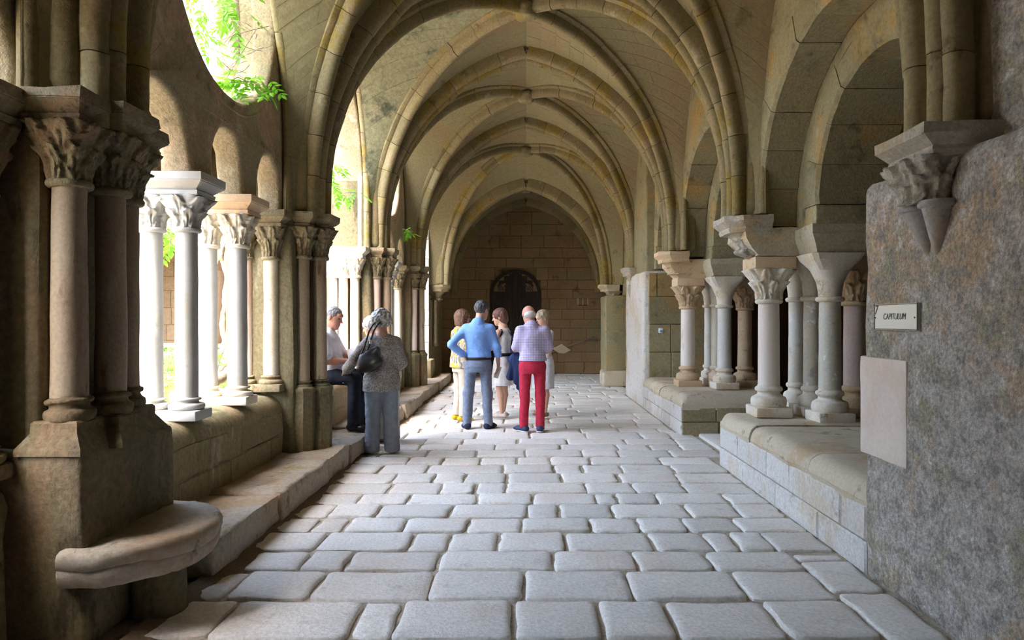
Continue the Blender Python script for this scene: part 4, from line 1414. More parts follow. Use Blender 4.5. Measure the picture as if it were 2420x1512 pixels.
for s in (-1, 1):
    leaf = new_obj('door_leaf', None, door)
    for k in range(4):
        x0 = DX + s * (0.03 + k * 0.153); x1 = DX + s * (0.03 + (k + 1) * 0.153 - 0.008)
        xo = max(abs(x0 - DX), abs(x1 - DX))
        zt = DZ + math.sqrt(max((DR - 0.09) ** 2 - min(xo, DR - 0.1) ** 2, 0.0004))
        part('plank', *bevel_box(min(x0, x1), max(x0, x1), END + 0.075, END + 0.11, 0.02, zt - 0.01, 0.006, 1), M['door_wood'], leaf)
    part('cross_rail', *bevel_box(DX + min(s * 0.03, s * 0.63), DX + max(s * 0.03, s * 0.63), END + 0.055, END + 0.09, 0.95, 1.07, 0.006, 1), M['door_wood'], leaf)
    part('centre_post', *bevel_box(DX + min(s * 0.01, s * 0.085), DX + max(s * 0.01, s * 0.085), END + 0.05, END + 0.09, 0.02, DZ + DR - 0.10, 0.006, 1), M['door_wood'], leaf)
    # small quarter-round lattice window
    cx = DX + s * 0.28
    V = [(cx, END + 0.066, DZ + 0.10)]; q = 10
    for i in range(q + 1):
        a = PI / 2 * i / q
        V.append((cx + s * 0.24 * math.cos(a), END + 0.066, DZ + 0.10 + 0.24 * math.sin(a)))
    Fc = [(0, i + 1, i) if s > 0 else (0, i, i + 1) for i in range(1, q + 1)]
    part('lattice_pane', V, Fc, M['warm_glass'], leaf)
    lb = MB()
    for k in range(5):
        for sg in (-1, 1):
            c = -0.10 + k * 0.075
            a = Vector((cx + s * max(0, c), END + 0.06, DZ + 0.10)) if sg > 0 else Vector((cx + s * (0.05 + c), END + 0.06, DZ + 0.10))
            b = a + Vector((s * sg * 0.16, 0, 0.20))
            for w in (a, b):
                w.x = cx + s * min(max(s * (w.x - cx), 0.0), 0.23)
            lb.add(*tube([a, b], 0.006, 5))
    part('lattice', *lb.get(), M['iron'], leaf)
part('door_step', *bevel_box(DX - 0.85, DX + 0.85, END - 0.35, END + 0.1, -0.02, 0.06, 0.02), M['end_wall'], wall_end, smooth=True, sharp=40)

wall_back = struct('wall_back', 'closing wall behind the viewpoint')
part('wall_mass', *box(-3.0, 3.4, -3.6, -3.3, -0.05, 6.05), M['end_wall'], wall_back)

# iron bracket and sloping rail on the end wall
t = thing('wall_bracket', 'thin iron candle bracket on the dark end wall beside the door', 'bracket', (1.62, END, 1.95))
part('arm', *tube([(-0.14, -0.02, 0), (-0.14, -0.10, 0), (0.14, -0.10, 0), (0.14, -0.02, 0)], 0.010, 6), M['iron'], t)
for x in (-0.14, 0.0, 0.14):
    part('candle', *lathe([(0.012, 0.0), (0.012, 0.20)], 8, x, -0.10), M['cap_pale'], t)
t = thing('hand_rail', 'thin brown wooden rail slanting up along the end wall', 'rail', (0.75, END - 0.14, 0.0))
part('rail_bar', *tube([(-0.15, 0.05, 0.56), (0.95, 0.05, 0.98), (1.2, 0.05, 1.06)], 0.018, 8), M['rail_wood'] if 'rail_wood' in M else M['bark'], t, smooth=True)
for x in (0.0, 0.95):
    part('rail_bracket', *tube([(x, 0.05, 0.60 + 0.38 * x / 0.95), (x, 0.15, 0.55 + 0.38 * x / 0.95)], 0.010, 6), M['iron'], t)

# ------------------------------------------------------------------ sign and small fitting
M['sign'] = plain('sign_face', (0.66, 0.67, 0.60), 0.22, spec=0.6)
M['sign_edge'] = plain('sign_dark_edge', (0.045, 0.045, 0.04), 0.4)
M['ink'] = plain('sign_lettering', (0.03, 0.03, 0.03), 0.5)
SX = XW - 0.016
sy0, sy1 = SX * F / (2170 - 1243), SX * F / (2068.5 - 1243)
sz0, sz1 = 1.53 - 22.6 * sy1 / F, 1.53 + 36.6 * sy1 / F
sg = thing('wall_sign', 'cream name plate with dark border reading 7 CAPITULUM on the rough wall', 'sign', (SX, (sy0 + sy1) / 2, (sz0 + sz1) / 2))
hw, hh = (sy1 - sy0) / 2, (sz1 - sz0) / 2
part('plate', *bevel_box(-0.004, 0.016, -hw, hw, -hh, hh, 0.002, 1), M['sign'], sg)
fr = MB()
for (a, b, c, d) in ((-hw + 0.002, hw - 0.002, hh - 0.0065, hh - 0.003), (-hw + 0.002, hw - 0.002, -hh + 0.003, -hh + 0.0065), (-hw - 0.004, -hw + 0.004, -hh, hh), (hw - 0.0035, hw, -hh, hh)):
    fr.add(*box(-0.0065, -0.003, a, b, c, d))
part('border_line', *fr.get(), M['sign_edge'], sg)
def text_mesh(txt, size, shear, xscale=1.0):
    cu = bpy.data.curves.new('txt', 'FONT'); cu.body = txt; cu.size = size; cu.shear = shear; cu.extrude = 0.0005; cu.align_x = 'CENTER'; cu.align_y = 'CENTER'
    to = bpy.data.objects.new('txt', cu); COL.objects.link(to)
    dg = bpy.context.evaluated_depsgraph_get(); dg.update()
    me = bpy.data.meshes.new_from_object(to.evaluated_get(dg))
    n = len(me.vertices); co = np.empty(n * 3); me.vertices.foreach_get('co', co); co = co.reshape(-1, 3)
    bpy.data.objects.remove(to); bpy.data.curves.remove(cu)
    co[:, 0] -= (co[:, 0].min() + co[:, 0].max()) / 2; co[:, 1] -= (co[:, 1].min() + co[:, 1].max()) / 2
    return me, co
# the reader looks towards +x: text runs towards -y (nearer)
for txt, px0, px1, z0, z1, nm in (('CAPITULUM', 2090, 2143.3, 739.3, 753.7, 'lettering'), ('7', 2070.3, 2078.2, 721, 742, 'numeral')):
    me, co = text_mesh(txt, 1.0, 0.22)
    ya, yb = SX * F / (px0 - 1243), SX * F / (px1 - 1243)
    dm = (ya + yb) / 2
    za, zb = 1.53 - (z1 - 755) * dm / F, 1.53 - (z0 - 755) * dm / F
    w = co[:, 0].max() - co[:, 0].min(); h = co[:, 1].max() - co[:, 1].min()
    P = np.stack([-0.0052 + co[:, 2] * 0.0 + np.where(co[:, 2] > 0, -0.0006, 0.0006), dm - co[:, 0] / w * (ya - yb), (za + zb) / 2 + co[:, 1] / h * (zb - za)], 1)
    P -= np.array([0, (sy0 + sy1) / 2, (sz0 + sz1) / 2])
    me.vertices.foreach_set('co', P.ravel()); me.name = nm
    me.materials.clear(); me.materials.append(M['ink'])
    new_obj(nm, me, sg)
for yy in (hw - 0.014, -hw + 0.022):
    part('screw', *[(lambda VF: ([(-0.006 - 0.002 * (v[2] > 0), v[0] + yy, v[1] - 0.004) for v in VF[0]], VF[1]))(lathe([(0.0042, 0), (0.0042, 0.002)], 10))][0], M['iron'], sg)
M['white_plastic'] = plain('white_plastic', (0.75, 0.77, 0.8), 0.3)
M['blue_plastic'] = plain('blue_plastic', (0.10, 0.35, 0.55), 0.25)
t = thing('wall_fitting', 'small white and blue plastic fitting on the far dressed stone jamb', 'fitting', (W(1562, 12.0), 12.005, 1.345))
part('housing', *bevel_box(-0.04, 0.04, -0.02, 0.02, -0.045, 0.045, 0.012, 2), M['white_plastic'], t, smooth=True, sharp=40)
part('button', *bevel_box(-0.022, 0.022, -0.03, -0.018, -0.03, 0.008, 0.005, 2), M['blue_plastic'], t, smooth=True, sharp=40)
# ------------------------------------------------------------------ garden court
garden = struct('ground', 'gravel garden court')
part('gravel', *box(-40, -2.95, -25, 16.6, -0.3, 0.10), M['gravel'], garden)
part('far_gravel', *box(-40, -17.0, 16.5, 30, -0.3, 0.10), M['gravel'], garden)

far_gallery = struct('wall_garden', 'gallery across the far side of the garden court')
part('parapet', *bevel_box(-20, -2.9, 16.75, 17.3, 0.0, 0.95, 0.04), M['far_wall'], far_gallery, smooth=True, sharp=40)
part('gallery_floor', *box(-20, -2.9, 17.3, 21, -0.1, 0.05), M['far_wall'], far_gallery)
part('back_wall', *box(-20, -2.9, 20.0, 20.4, 0.0, 6.0), M['far_wall'], far_gallery)
block_face(far_gallery, M['far_wall'], 'y', 20.0, -1, -14, -3.0, 0.0, 4.2, 9, (0.7, 1.2), depth=0.03, seed=3)
for k, x in enumerate((-4.55, -8.0, -11.4, -14.8)):
    part('gallery_pier', *bevel_box(x - 0.42, x + 0.42, 16.6, 17.4, 0.0, 2.8, 0.05), M['far_wall'], far_gallery, smooth=True, sharp=40)
V, Fc = [], []
mb = MB()
for x0, x1 in ((-7.58, -4.97), (-10.98, -8.42), (-14.38, -11.82), (-4.13, -2.2)):
    c = (x0 + x1) / 2; r = (x1 - x0) / 2
    nn = 24
    VV = []; FF = []
    for i in range(nn + 1):
        x = x0 + (x1 - x0) * i / nn
        lo = 2.75 + 1.15 * math.sqrt(max(r * r - (x - c) ** 2, 0)) / r * r / 1.3
        VV += [(x, 16.7, lo), (x, 17.3, lo), (x, 17.3, 6.0), (x, 16.7, 6.0)]
    for i in range(nn):
        a = i * 4; b = a + 4
        for j in range(4):
            FF.append((a + j, a + (j + 1) % 4, b + (j + 1) % 4, b + j))
    part('gallery_arch', VV, FF, M['far_wall'], far_gallery)
for x0, x1 in ((-4.97, -4.13), (-8.42, -7.58), (-11.82, -10.98), (-20, -14.38)):
    part('gallery_wall', *box(x0, x1, 16.7, 17.3, 2.75, 6.0), M['far_wall'], far_gallery)
part('gallery_roof', *box(-20, -2.9, 16.6, 20.5, 5.9, 6.2), M['far_wall'], far_gallery)
part('west_range', *box(-24, -20, -20, 30, 0, 7.5), M['far_wall'], far_gallery)
part('upper_range', *box(-3.0, 9.4, -3.4, 20.4, 6.3, 6.9), M['far_wall'], far_gallery)

# clipped hedges: a solid core covered with small leaves
def leafy_mat(name, a, b, trans=0.35, rough=0.5):
    m, nt, bs = mat_new(name)
    oi = nt.nodes.new('ShaderNodeObjectInfo')
    geo = nt.nodes.new('ShaderNodeNewGeometry')
    f = n_noise(nt, geo.outputs['Position'], 9, 3, 0.6)
    c = n_mix(nt, n_range(nt, f, 0.35, 0.65), a, b)
    nt.links.new(c, bs.inputs['Base Color'])
    bs.inputs['Roughness'].default_value = rough
    out = [n for n in nt.nodes if n.type == 'OUTPUT_MATERIAL'][0]
    tr = nt.nodes.new('ShaderNodeBsdfTranslucent')
    nt.links.new(c, tr.inputs['Color'])
    mx = nt.nodes.new('ShaderNodeMixShader'); mx.inputs[0].default_value = trans
    nt.links.new(bs.outputs[0], mx.inputs[1]); nt.links.new(tr.outputs[0], mx.inputs[2])
    nt.links.new(mx.outputs[0], out.inputs[0])
    return m
M['hedge'] = leafy_mat('box_hedge_leaf', (0.055, 0.15, 0.02), (0.11, 0.24, 0.035), 0.2)
M['hedge_y'] = leafy_mat('yellowing_hedge_leaf', (0.10, 0.17, 0.025), (0.28, 0.27, 0.05), 0.2)
M['leaf'] = leafy_mat('creeper_leaf', (0.12, 0.34, 0.02), (0.20, 0.46, 0.03), 0.5, 0.4)

def hedge(label, x0, x1, y0, y1, z0, z1, mat, seed):
    t = thing('hedge', label, 'hedge', ((x0 + x1) / 2, (y0 + y1) / 2, z0))
    off = np.array([-(x0 + x1) / 2, -(y0 + y1) / 2, -z0])
    V, Fc = bevel_box(x0, x1, y0, y1, z0, z1, 0.08, 2, cuts=12, wear=0.03, wscale=4, seed=seed)
    part('foliage_core', V + off, Fc, mat, t, smooth=True)
    R = np.random.default_rng(seed)
    n = int(700 * ((x1 - x0) * (y1 - y0) + 2 * (x1 - x0 + y1 - y0) * (z1 - z0)))
    n = min(n, 6000)
    mb = MB()
    lx, ly, lz = x1 - x0, y1 - y0, z1 - z0
    areas = np.array([lx * ly, lx * lz, lx * lz, ly * lz, ly * lz]); areas = areas / areas.sum()
    f = R.choice(5, n, p=areas)
    U = R.random((n, 2))
    P = np.zeros((n, 3))
    P[:, 0] = x0 + lx * U[:, 0]; P[:, 1] = y0 + ly * U[:, 1]; P[:, 2] = z1
    for q in (1, 2):
        k = f == q; P[k, 1] = y0 if q == 1 else y1; P[k, 2] = z0 + lz * U[k, 1]
    for q in (3, 4):
        k = f == q; P[k, 0] = x0 if q == 3 else x1; P[k, 1] = y0 + ly * U[k, 1]; P[k, 2] = z0 + lz * U[k, 0]
    P += R.normal(0, 0.018, P.shape)
    A = R.normal(0, 1, (n, 3)); A /= np.linalg.norm(A, axis=1)[:, None]
    B = np.cross(A, R.normal(0, 1, (n, 3))); B /= np.linalg.norm(B, axis=1)[:, None]
    s = R.uniform(0.02, 0.04, n)[:, None]
    V = np.concatenate([P - A * s, P + B * s * 0.5, P + A * s, P - B * s * 0.5]) + off
    Fc = [(i, n + i, 2 * n + i, 3 * n + i) for i in range(n)]
    o = part('foliage', V, Fc, mat, t)
    o['kind'] = 'stuff'
hedge('low clipped box hedge with yellowing top, nearest of the two across the gravel', -10.5, -5.6, 11.6, 12.3, 0.05, 0.60, M['hedge_y'], 1)
hedge('green clipped box hedge, the farther of the two across the gravel', -12.5, -6.0, 14.3, 15.1, 0.05, 0.90, M['hedge'], 2)

# ------------------------------------------------------------------ wistaria: trunk, twigs, feathered leaves
def leaf_mesh(seed, nl=9, L=0.24, fat=1.0):
    R = random.Random(seed)
    mb = MB()
    mb.add(*tube([(0, 0, 0), (0, L * 0.5, -0.01), (0, L, -0.05)], [0.0028, 0.002, 0.001], 4))
    spots = [(0, L, 0.0)]
    for k in range(nl // 2):
        y = L * (0.25 + 0.68 * k / max(nl // 2 - 1, 1))
        spots += [(-1, y, 0), (1, y, 0)]
    for sx, y, _ in spots:
        l = L * R.uniform(0.34, 0.44) * (1.1 if sx == 0 else 1.0)
        w = l * 0.24 * fat
        ang = R.uniform(0.75, 1.15) * sx
        d = Vector((math.sin(ang), math.cos(ang), R.uniform(-0.45, -0.05))).normalized()
        sd = Vector((math.cos(ang), -math.sin(ang), R.uniform(-0.3, 0.3))).normalized()
        b = Vector((0, y, -0.05 * (y / L) ** 2))
        up = d.cross(sd) * 0.18 * w
        P = [b, b + d * l * 0.35 - sd * w + up, b + d * l * 0.70 - sd * w * 0.72 + up, b + d * l + Vector((0, 0, -0.1 * l)), b + d * l * 0.70 + sd * w * 0.72 + up, b + d * l * 0.35 + sd * w + up, b + d * l * 0.36, b + d * l * 0.7]
        mb.add([p[:] for p in P], [(0, 6, 1), (1, 6, 7, 2), (2, 7, 3), (0, 5, 6), (6, 5, 4, 7), (7, 4, 3)])
    V, Fc = mb.get()
    return mk_mesh('leaf', V, Fc, M['leaf'])
LEAVES = [leaf_mesh(i) for i in range(4)]

def spray(label, base, stems, nleaf, spread, scale, seed, droop=0.3, name='vine_spray'):
    """a sprig: woody stems plus single feathered leaves"""
    R = random.Random(seed)
    t = thing(name, label, 'vine', base)
    B = Vector(base)
    for pts in stems:
        P = [Vector(p) - B for p in pts]
        part('stem', *tube(resample([P[0]] + P[1:], 10)[0], [0.007 - 0.0045 * i / 10 for i in range(11)], 5), M['bark'], t, smooth=True)
    for i in range(nleaf):
        pts = [Vector(p) - B for p in stems[i % len(stems)]]
        q = resample(pts, 20)[0][min(20, int(R.uniform(0.15, 1.0) * 20))]
        q = q + Vector((R.uniform(-1, 1), R.uniform(-1, 1), R.uniform(-1, 1))) * spread
        o = bpy.data.objects.new('leaf', LEAVES[R.randrange(4)]); COL.objects.link(o)
        o.parent = t; o.location = q
        s = scale * R.uniform(0.75, 1.25); o.scale = (s, s, s)
        o.rotation_euler = (R.uniform(-0.9, 0.5) - droop, R.uniform(-0.6, 0.6), R.uniform(0, 2 * PI))
    return t
def at(px, py, d):
    return (W(px, d), d, EYE - (py - 755) * d / F)

wt = thing('wisteria_vine', 'twisted grey wisteria trunk rising behind the marble columns', 'vine', at(455, 930, 7.0))
B = Vector(at(455, 930, 7.0))
for k in range(3):
    ctrl = [at(430, 940, 6.6), at(470, 915, 7.0), at(512, 885, 7.4), at(532, 845, 7.6), at(540, 790, 7.7), at(537, 720, 7.7), at(543, 660, 7.7), at(533, 600, 7.7), at(540, 540, 7.7), at(528, 500, 7.7), at(520, 440, 7.6), at(540, 300, 7.4)]
    P = resample([Vector(c) for c in ctrl], 60)[0]
    r0 = (0.085, 0.06, 0.05)[k]
    pts = []; rad = []
    for i, p in enumerate(P):
        a = i * 0.33 + k * 2.1
        w = (0.05 if i > 18 else 0.09) * (0.3 if k == 0 else 1.0)
        pts.append(p - B + Vector((math.cos(a) * w, math.sin(a) * w, 0)))
        rad.append(r0 * (1.5 - 0.9 * min(i / 20, 1)) * (0.75 if i > 30 else 1))
    V, Fc = tube(pts, rad, 10)
    part('strand', worn(V, 0.012, 14, k), Fc, M['bark'], wt, smooth=True)

spray('dense leafy vine hanging in the upper part of the near round window', at(470, 20, 6.2), [[at(430, -40, 6.3), at(470, 10, 6.2), at(530, 30, 6.1), at(590, 70, 6.0)], [at(440, -20, 6.3), at(470, 60, 6.2), at(500, 110, 6.1), at(495, 150, 6.0)], [at(430, -60, 6.4), at(520, -20, 6.2), at(570, 10, 6.1)]], 34, 0.09, 0.85, 3)
spray('bright green vine sprig lying on the sill of the near round window', at(560, 215, 5.95), [[at(500, 190, 5.9), at(540, 195, 5.9), at(590, 190, 5.95), at(640, 205, 6.0)], [at(520, 215, 5.9), at(560, 180, 5.9), at(600, 200, 5.95)]], 20, 0.07, 0.75, 5, droop=0.0)
R_ = random.Random(9)
tw = thing('bare_twigs', 'tangle of thin bare vine twigs in the near round window', 'twigs', at(560, 120, 5.9))
for k in range(16):
    a = Vector(at(R_.uniform(480, 560), R_.uniform(40, 190), R_.uniform(5.7, 6.1))); b = Vector(at(R_.uniform(540, 650), R_.uniform(60, 190), R_.uniform(5.7, 6.1)))
    c = (a + b) / 2 + Vector((R_.uniform(-.05, .05), R_.uniform(-.1, .1), R_.uniform(-.18, .12)))
    P = [a * (1 - u) ** 2 + c * 2 * u * (1 - u) + b * u * u - Vector(at(560, 120, 5.9)) for u in [i / 8 for i in range(9)]]
    part('twig', *tube(P, 0.0032, 4), M['twig'] if 'twig' in M else M['bark'], tw)
spray('vine leaves hanging between the two white column pairs', at(415, 560, 6.6), [[at(400, 480, 6.6), at(405, 530, 6.6), at(400, 600, 6.6)], [at(420, 490, 6.6), at(400, 570, 6.6)]], 12, 0.06, 0.8, 7)
spray('vine leaves showing beside the second white column pair', at(470, 590, 6.9), [[at(474, 560, 6.9), at(470, 630, 6.9)]], 6, 0.05, 0.8, 8)
spray('young vine shoot by the foot of the wisteria trunk', at(525, 845, 6.9), [[at(512, 880, 6.9), at(522, 840, 6.9), at(535, 810, 6.9)]], 5, 0.02, 0.8, 11, droop=-0.6)
spray('second young shoot rising beside the clipped hedges', at(462, 880, 6.8), [[at(455, 895, 6.8), at(462, 865, 6.8), at(468, 845, 6.8)]], 5, 0.02, 0.8, 12, droop=-0.6)
spray('vine sprig across the tall open arch with the white jamb', at(800, 450, 9.3), [[at(772, 365, 9.4), at(786, 400, 9.3), at(790, 440, 9.3), at(800, 455, 9.3)], [at(776, 440, 9.3), at(810, 455, 9.3), at(850, 452, 9.3)]], 15, 0.05, 0.8, 13)
spray('vine leaves seen through the narrow slit of the far round window', at(935, 480, 13.6), [[at(936, 430, 13.6), at(932, 480, 13.6), at(934, 515, 13.6)]], 14, 0.05, 1.0, 14)
spray('small vine tuft at the springing of the far garden arches', at(968, 545, 12.6), [[at(952, 540, 12.6), at(970, 545, 12.5), at(980, 548, 12.5)]], 7, 0.04, 0.8, 15)
# ------------------------------------------------------------------ people: distance-field bodies turned into one continuous surface
class SDF:
    def __init__(s, lo, hi, res):
        s.lo = np.array(lo, float); s.res = res
        s.n = np.ceil((np.array(hi, float) - s.lo) / res).astype(int) + 1
        s.F = np.full(tuple(s.n), 0.2, dtype=np.float32)
        s.ax = [s.lo[i] + res * np.arange(s.n[i]) for i in range(3)]
    def blk(s, lo, hi):
        a = np.clip(np.floor((np.array(lo) - s.lo) / s.res).astype(int), 0, s.n)
        b = np.clip(np.ceil((np.array(hi) - s.lo) / s.res).astype(int) + 1, 0, s.n)
        sl = tuple(slice(int(a[i]), int(b[i])) for i in range(3))
        X, Y, Z = np.meshgrid(s.ax[0][sl[0]], s.ax[1][sl[1]], s.ax[2][sl[2]], indexing='ij')
        return sl, X, Y, Z
    def put(s, sl, d, k, sub=False):
        A = s.F[sl]
        if A.size == 0: return
        if sub:
            d = -d
            h = np.maximum(k - np.abs(A - d), 0) / k
            s.F[sl] = np.maximum(A, d) + h * h * k * 0.25
        else:
            h = np.maximum(k - np.abs(A - d), 0) / k
            s.F[sl] = np.minimum(A, d) - h * h * k * 0.25
    def cap(s, a, b, ra, rb, k=0.03, flat=None):
        """tapered limb; flat=(direction, factor) squeezes it along a direction"""
        a = np.array(a, float); b = np.array(b, float)
        pad = max(ra, rb) + k + 0.04
        sl, X, Y, Z = s.blk(np.minimum(a, b) - pad, np.maximum(a, b) + pad)
        ab = b - a; L2 = max(float(ab @ ab), 1e-9)
        px, py, pz = X - a[0], Y - a[1], Z - a[2]
        t = np.clip((px * ab[0] + py * ab[1] + pz * ab[2]) / L2, 0, 1)
        qx, qy, qz = px - t * ab[0], py - t * ab[1], pz - t * ab[2]
        if flat is not None:
            f = np.array(flat[0], float); f /= np.linalg.norm(f)
            w = qx * f[0] + qy * f[1] + qz * f[2]
            m = (1 / flat[1] - 1) * w
            qx, qy, qz = qx + m * f[0], qy + m * f[1], qz + m * f[2]
        d = np.sqrt(qx * qx + qy * qy + qz * qz) - (ra + (rb - ra) * t)
        if flat is not None: d = d * flat[1] ** 0.5
        s.put(sl, d, k)
    def ell(s, c, r, k=0.03, rot=None, sub=False):
        c = np.array(c, float); r = np.array(r, float)
        pad = r.max() + k + 0.04
        sl, X, Y, Z = s.blk(c - pad, c + pad)
        P = np.stack([X - c[0], Y - c[1], Z - c[2]], -1)
        if rot is not None: P = P @ np.array(rot)
        k0 = np.sqrt((P / r).__pow__(2).sum(-1)); k1 = np.sqrt((P / r ** 2).__pow__(2).sum(-1))
        d = np.where(k1 > 1e-9, k0 * (k0 - 1) / np.maximum(k1, 1e-9), -r.min())
        s.put(sl, d, k, sub)
    def loft(s, st, k=0.03):
        """stack of ellipses (z, cx, cy, rx, ry)"""
        st = sorted(st); z = np.array([q[0] for q in st]); R = [np.array([q[i] for q in st]) for i in range(1, 5)]
        m = max(R[2].max(), R[3].max()) + k + 0.04
        sl, X, Y, Z = s.blk((min(R[0]) - m, min(R[1]) - m, z[0] - 0.06), (max(R[0]) + m, max(R[1]) + m, z[-1] + 0.06))
        if X.size == 0: return
        zz = s.ax[2][sl[2]]
        i = [np.interp(zz, z, q)[None, None, :] for q in R]
        dx, dy = X - i[0], Y - i[1]
        e = np.sqrt((dx / i[2]) ** 2 + (dy / i[3]) ** 2)
        d = (e - 1) * np.minimum(i[2], i[3])
        dz = np.maximum(z[0] - Z, Z - z[-1])
        d = np.maximum(d, dz)
        s.put(sl, d, k)
    def cut(s, n, p):
        """removes the side of the plane that n points to"""
        n = np.array(n, float); n /= np.linalg.norm(n); p = np.array(p, float)
        X = (s.ax[0] - p[0])[:, None, None] * n[0] + (s.ax[1] - p[1])[None, :, None] * n[1] + (s.ax[2] - p[2])[None, None, :] * n[2]
        s.F = np.maximum(s.F, X.astype(np.float32))
    def mesh(s):
        F = s.F; S = F < 0
        nx, ny, nz = F.shape
        c = np.zeros((nx - 1, ny - 1, nz - 1), np.int8)
        for dx in (0, 1):
            for dy in (0, 1):
                for dz in (0, 1):
                    c += S[dx:nx - 1 + dx, dy:ny - 1 + dy, dz:nz - 1 + dz]
        act = (c > 0) & (c < 8)
        I = np.argwhere(act)
        idx = np.full(c.shape, -1, np.int64); idx[act] = np.arange(len(I))
        pos = np.zeros((len(I), 3)); cnt = np.zeros(len(I))
        C = [(0, 0, 0), (1, 0, 0), (0, 1, 0), (1, 1, 0), (0, 0, 1), (1, 0, 1), (0, 1, 1), (1, 1, 1)]
        val = [F[I[:, 0] + q[0], I[:, 1] + q[1], I[:, 2] + q[2]] for q in C]
        for a in range(8):
            for ax in range(3):
                if C[a][ax] == 0:
                    q = list(C[a]); q[ax] = 1; b = C.index(tuple(q))
                    m = (val[a] < 0) != (val[b] < 0)
                    t = np.where(m, val[a] / np.where(m, val[a] - val[b], 1), 0)
                    p = np.array(C[a], float)[None, :] + t[:, None] * np.eye(3)[ax][None, :]
                    pos += np.where(m[:, None], p, 0); cnt += m
        V = (I + pos / np.maximum(cnt, 1)[:, None]) * s.res + s.lo
        Q = []
        for ax in range(3):
            o = [i for i in range(3) if i != ax]
            A = np.take(S, range(F.shape[ax] - 1), ax); B = np.take(S, range(1, F.shape[ax]), ax)
            E = np.argwhere(A != B)
            E = E[(E[:, o[0]] > 0) & (E[:, o[1]] > 0) & (E[:, o[0]] < F.shape[o[0]] - 1) & (E[:, o[1]] < F.shape[o[1]] - 1)]
            if not len(E): continue
            inside = A[E[:, 0], E[:, 1], E[:, 2]]
            def cell(d0, d1):
                q = E.copy(); q[:, o[0]] += d0; q[:, o[1]] += d1
                return idx[q[:, 0], q[:, 1], q[:, 2]]
            f = np.stack([cell(-1, -1), cell(0, -1), cell(0, 0), cell(-1, 0)], 1)
            flip = inside if ax != 1 else ~inside
            f = np.where(flip[:, None], f, f[:, ::-1])
            Q.append(f)
        Q = np.concatenate(Q) if Q else np.zeros((0, 4), int)
        Q = Q[(Q >= 0).all(1)]
        return V, Q

def quad_mesh(name, V, Q, mat):
    me = bpy.data.meshes.new(name)
    me.vertices.add(len(V)); me.vertices.foreach_set('co', np.ascontiguousarray(V, dtype=np.float32).ravel())
    me.loops.add(len(Q) * 4); me.loops.foreach_set('vertex_index', np.ascontiguousarray(Q, dtype=np.int32).ravel())
    me.polygons.add(len(Q)); me.polygons.foreach_set('loop_start', np.arange(0, len(Q) * 4, 4, dtype=np.int32))
    me.update(calc_edges=True); me.validate()
    me.polygons.foreach_set('use_smooth', [True] * len(me.polygons))
    me.materials.append(mat)
    return me

def sdf_part(name, s, mat, parent, folds=0.0, fscale=(9, 9, 4), seed=0, label=None):
    V, Q = s.mesh()
    if len(Q) == 0: return None
    if folds:
        n = vnoise(V * np.array(fscale), 1.0, seed) + 0.5 * vnoise(V * np.array(fscale), 2.3, seed + 4)
        a = V.mean(0)
        dr = V - np.stack([np.full(len(V), a[0]), np.full(len(V), a[1]), V[:, 2]], 1)
        dr /= np.maximum(np.linalg.norm(dr, axis=1), 1e-4)[:, None]
        n2 = vnoise(V * np.array(fscale) * np.array((1.0, 1.0, 2.2)) + V[:, [2, 0, 1]] * 9, 2.0, seed + 7)
        V = V + dr * (folds * n + folds * 0.7 * (np.abs(n2) - 0.3))[:, None]
    o = new_obj(name, quad_mesh(name, V, Q, mat), parent)
    if label: o['label'] = label
    return o

SKIN = plain('skin', (0.56, 0.33, 0.235), 0.5, spec=0.35, noise=0.06, nscale=30)
SKIN_RED = plain('ruddy_skin', (0.58, 0.29, 0.205), 0.5, spec=0.35, noise=0.06, nscale=30)
EYE_M = plain('eye', (0.05, 0.035, 0.03), 0.2)
LIP = plain('lips', (0.45, 0.17, 0.14), 0.5)
def hair_mat(name, a, b, sc=60):
    m, nt, bs = mat_new(name)
    tc = nt.nodes.new('ShaderNodeTexCoord')
    mp = nt.nodes.new('ShaderNodeMapping'); mp.inputs['Scale'].default_value = (1, 1, 0.25)
    nt.links.new(tc.outputs['Object'], mp.inputs['Vector'])
    f = n_noise(nt, mp.outputs[0], sc, 5, 0.7)
    nt.links.new(n_mix(nt, n_range(nt, f, 0.35, 0.65), a, b), bs.inputs['Base Color'])
    bs.inputs['Roughness'].default_value = 0.45
    bp = nt.nodes.new('ShaderNodeBump'); bp.inputs['Strength'].default_value = 0.8; bp.inputs['Distance'].default_value = 0.01
    nt.links.new(f, bp.inputs['Height']); nt.links.new(bp.outputs[0], bs.inputs['Normal'])
    return m
def cloth(name, col, var=0.10, sc=14, rough=0.85, bump=0.5):
    return plain(name, col, rough, spec=0.2, noise=var, nscale=sc, bump=bump)

S75 = 1.75
def joints(H, **kw):
    k = H / S75
    J = dict(hipL=(-.095, 0, .92), hipR=(.095, 0, .92), kneL=(-.105, .015, .50), kneR=(.105, .015, .50), ankL=(-.11, -.02, .085), ankR=(.11, -.02, .085),
             pel=(0, 0, .95), waist=(0, .0, 1.10), chest=(0, 0, 1.28), neck=(0, -.01, 1.46), head=(0, .015, 1.625),
             shL=(-.172, -.005, 1.385), shR=(.172, -.005, 1.385), elL=(-.235, -.02, 1.13), elR=(.235, -.02, 1.13), wrL=(-.245, .05, .88), wrR=(.245, .05, .88))
    J = {a: np.array(b) * k for a, b in J.items()}
    for a, b in kw.items(): J[a] = np.array(b, float)
    J['k'] = k
    return J

def rotm(yaw, pitch, roll=0.0):
    return np.array(Euler((pitch, roll, yaw), 'XYZ').to_matrix())

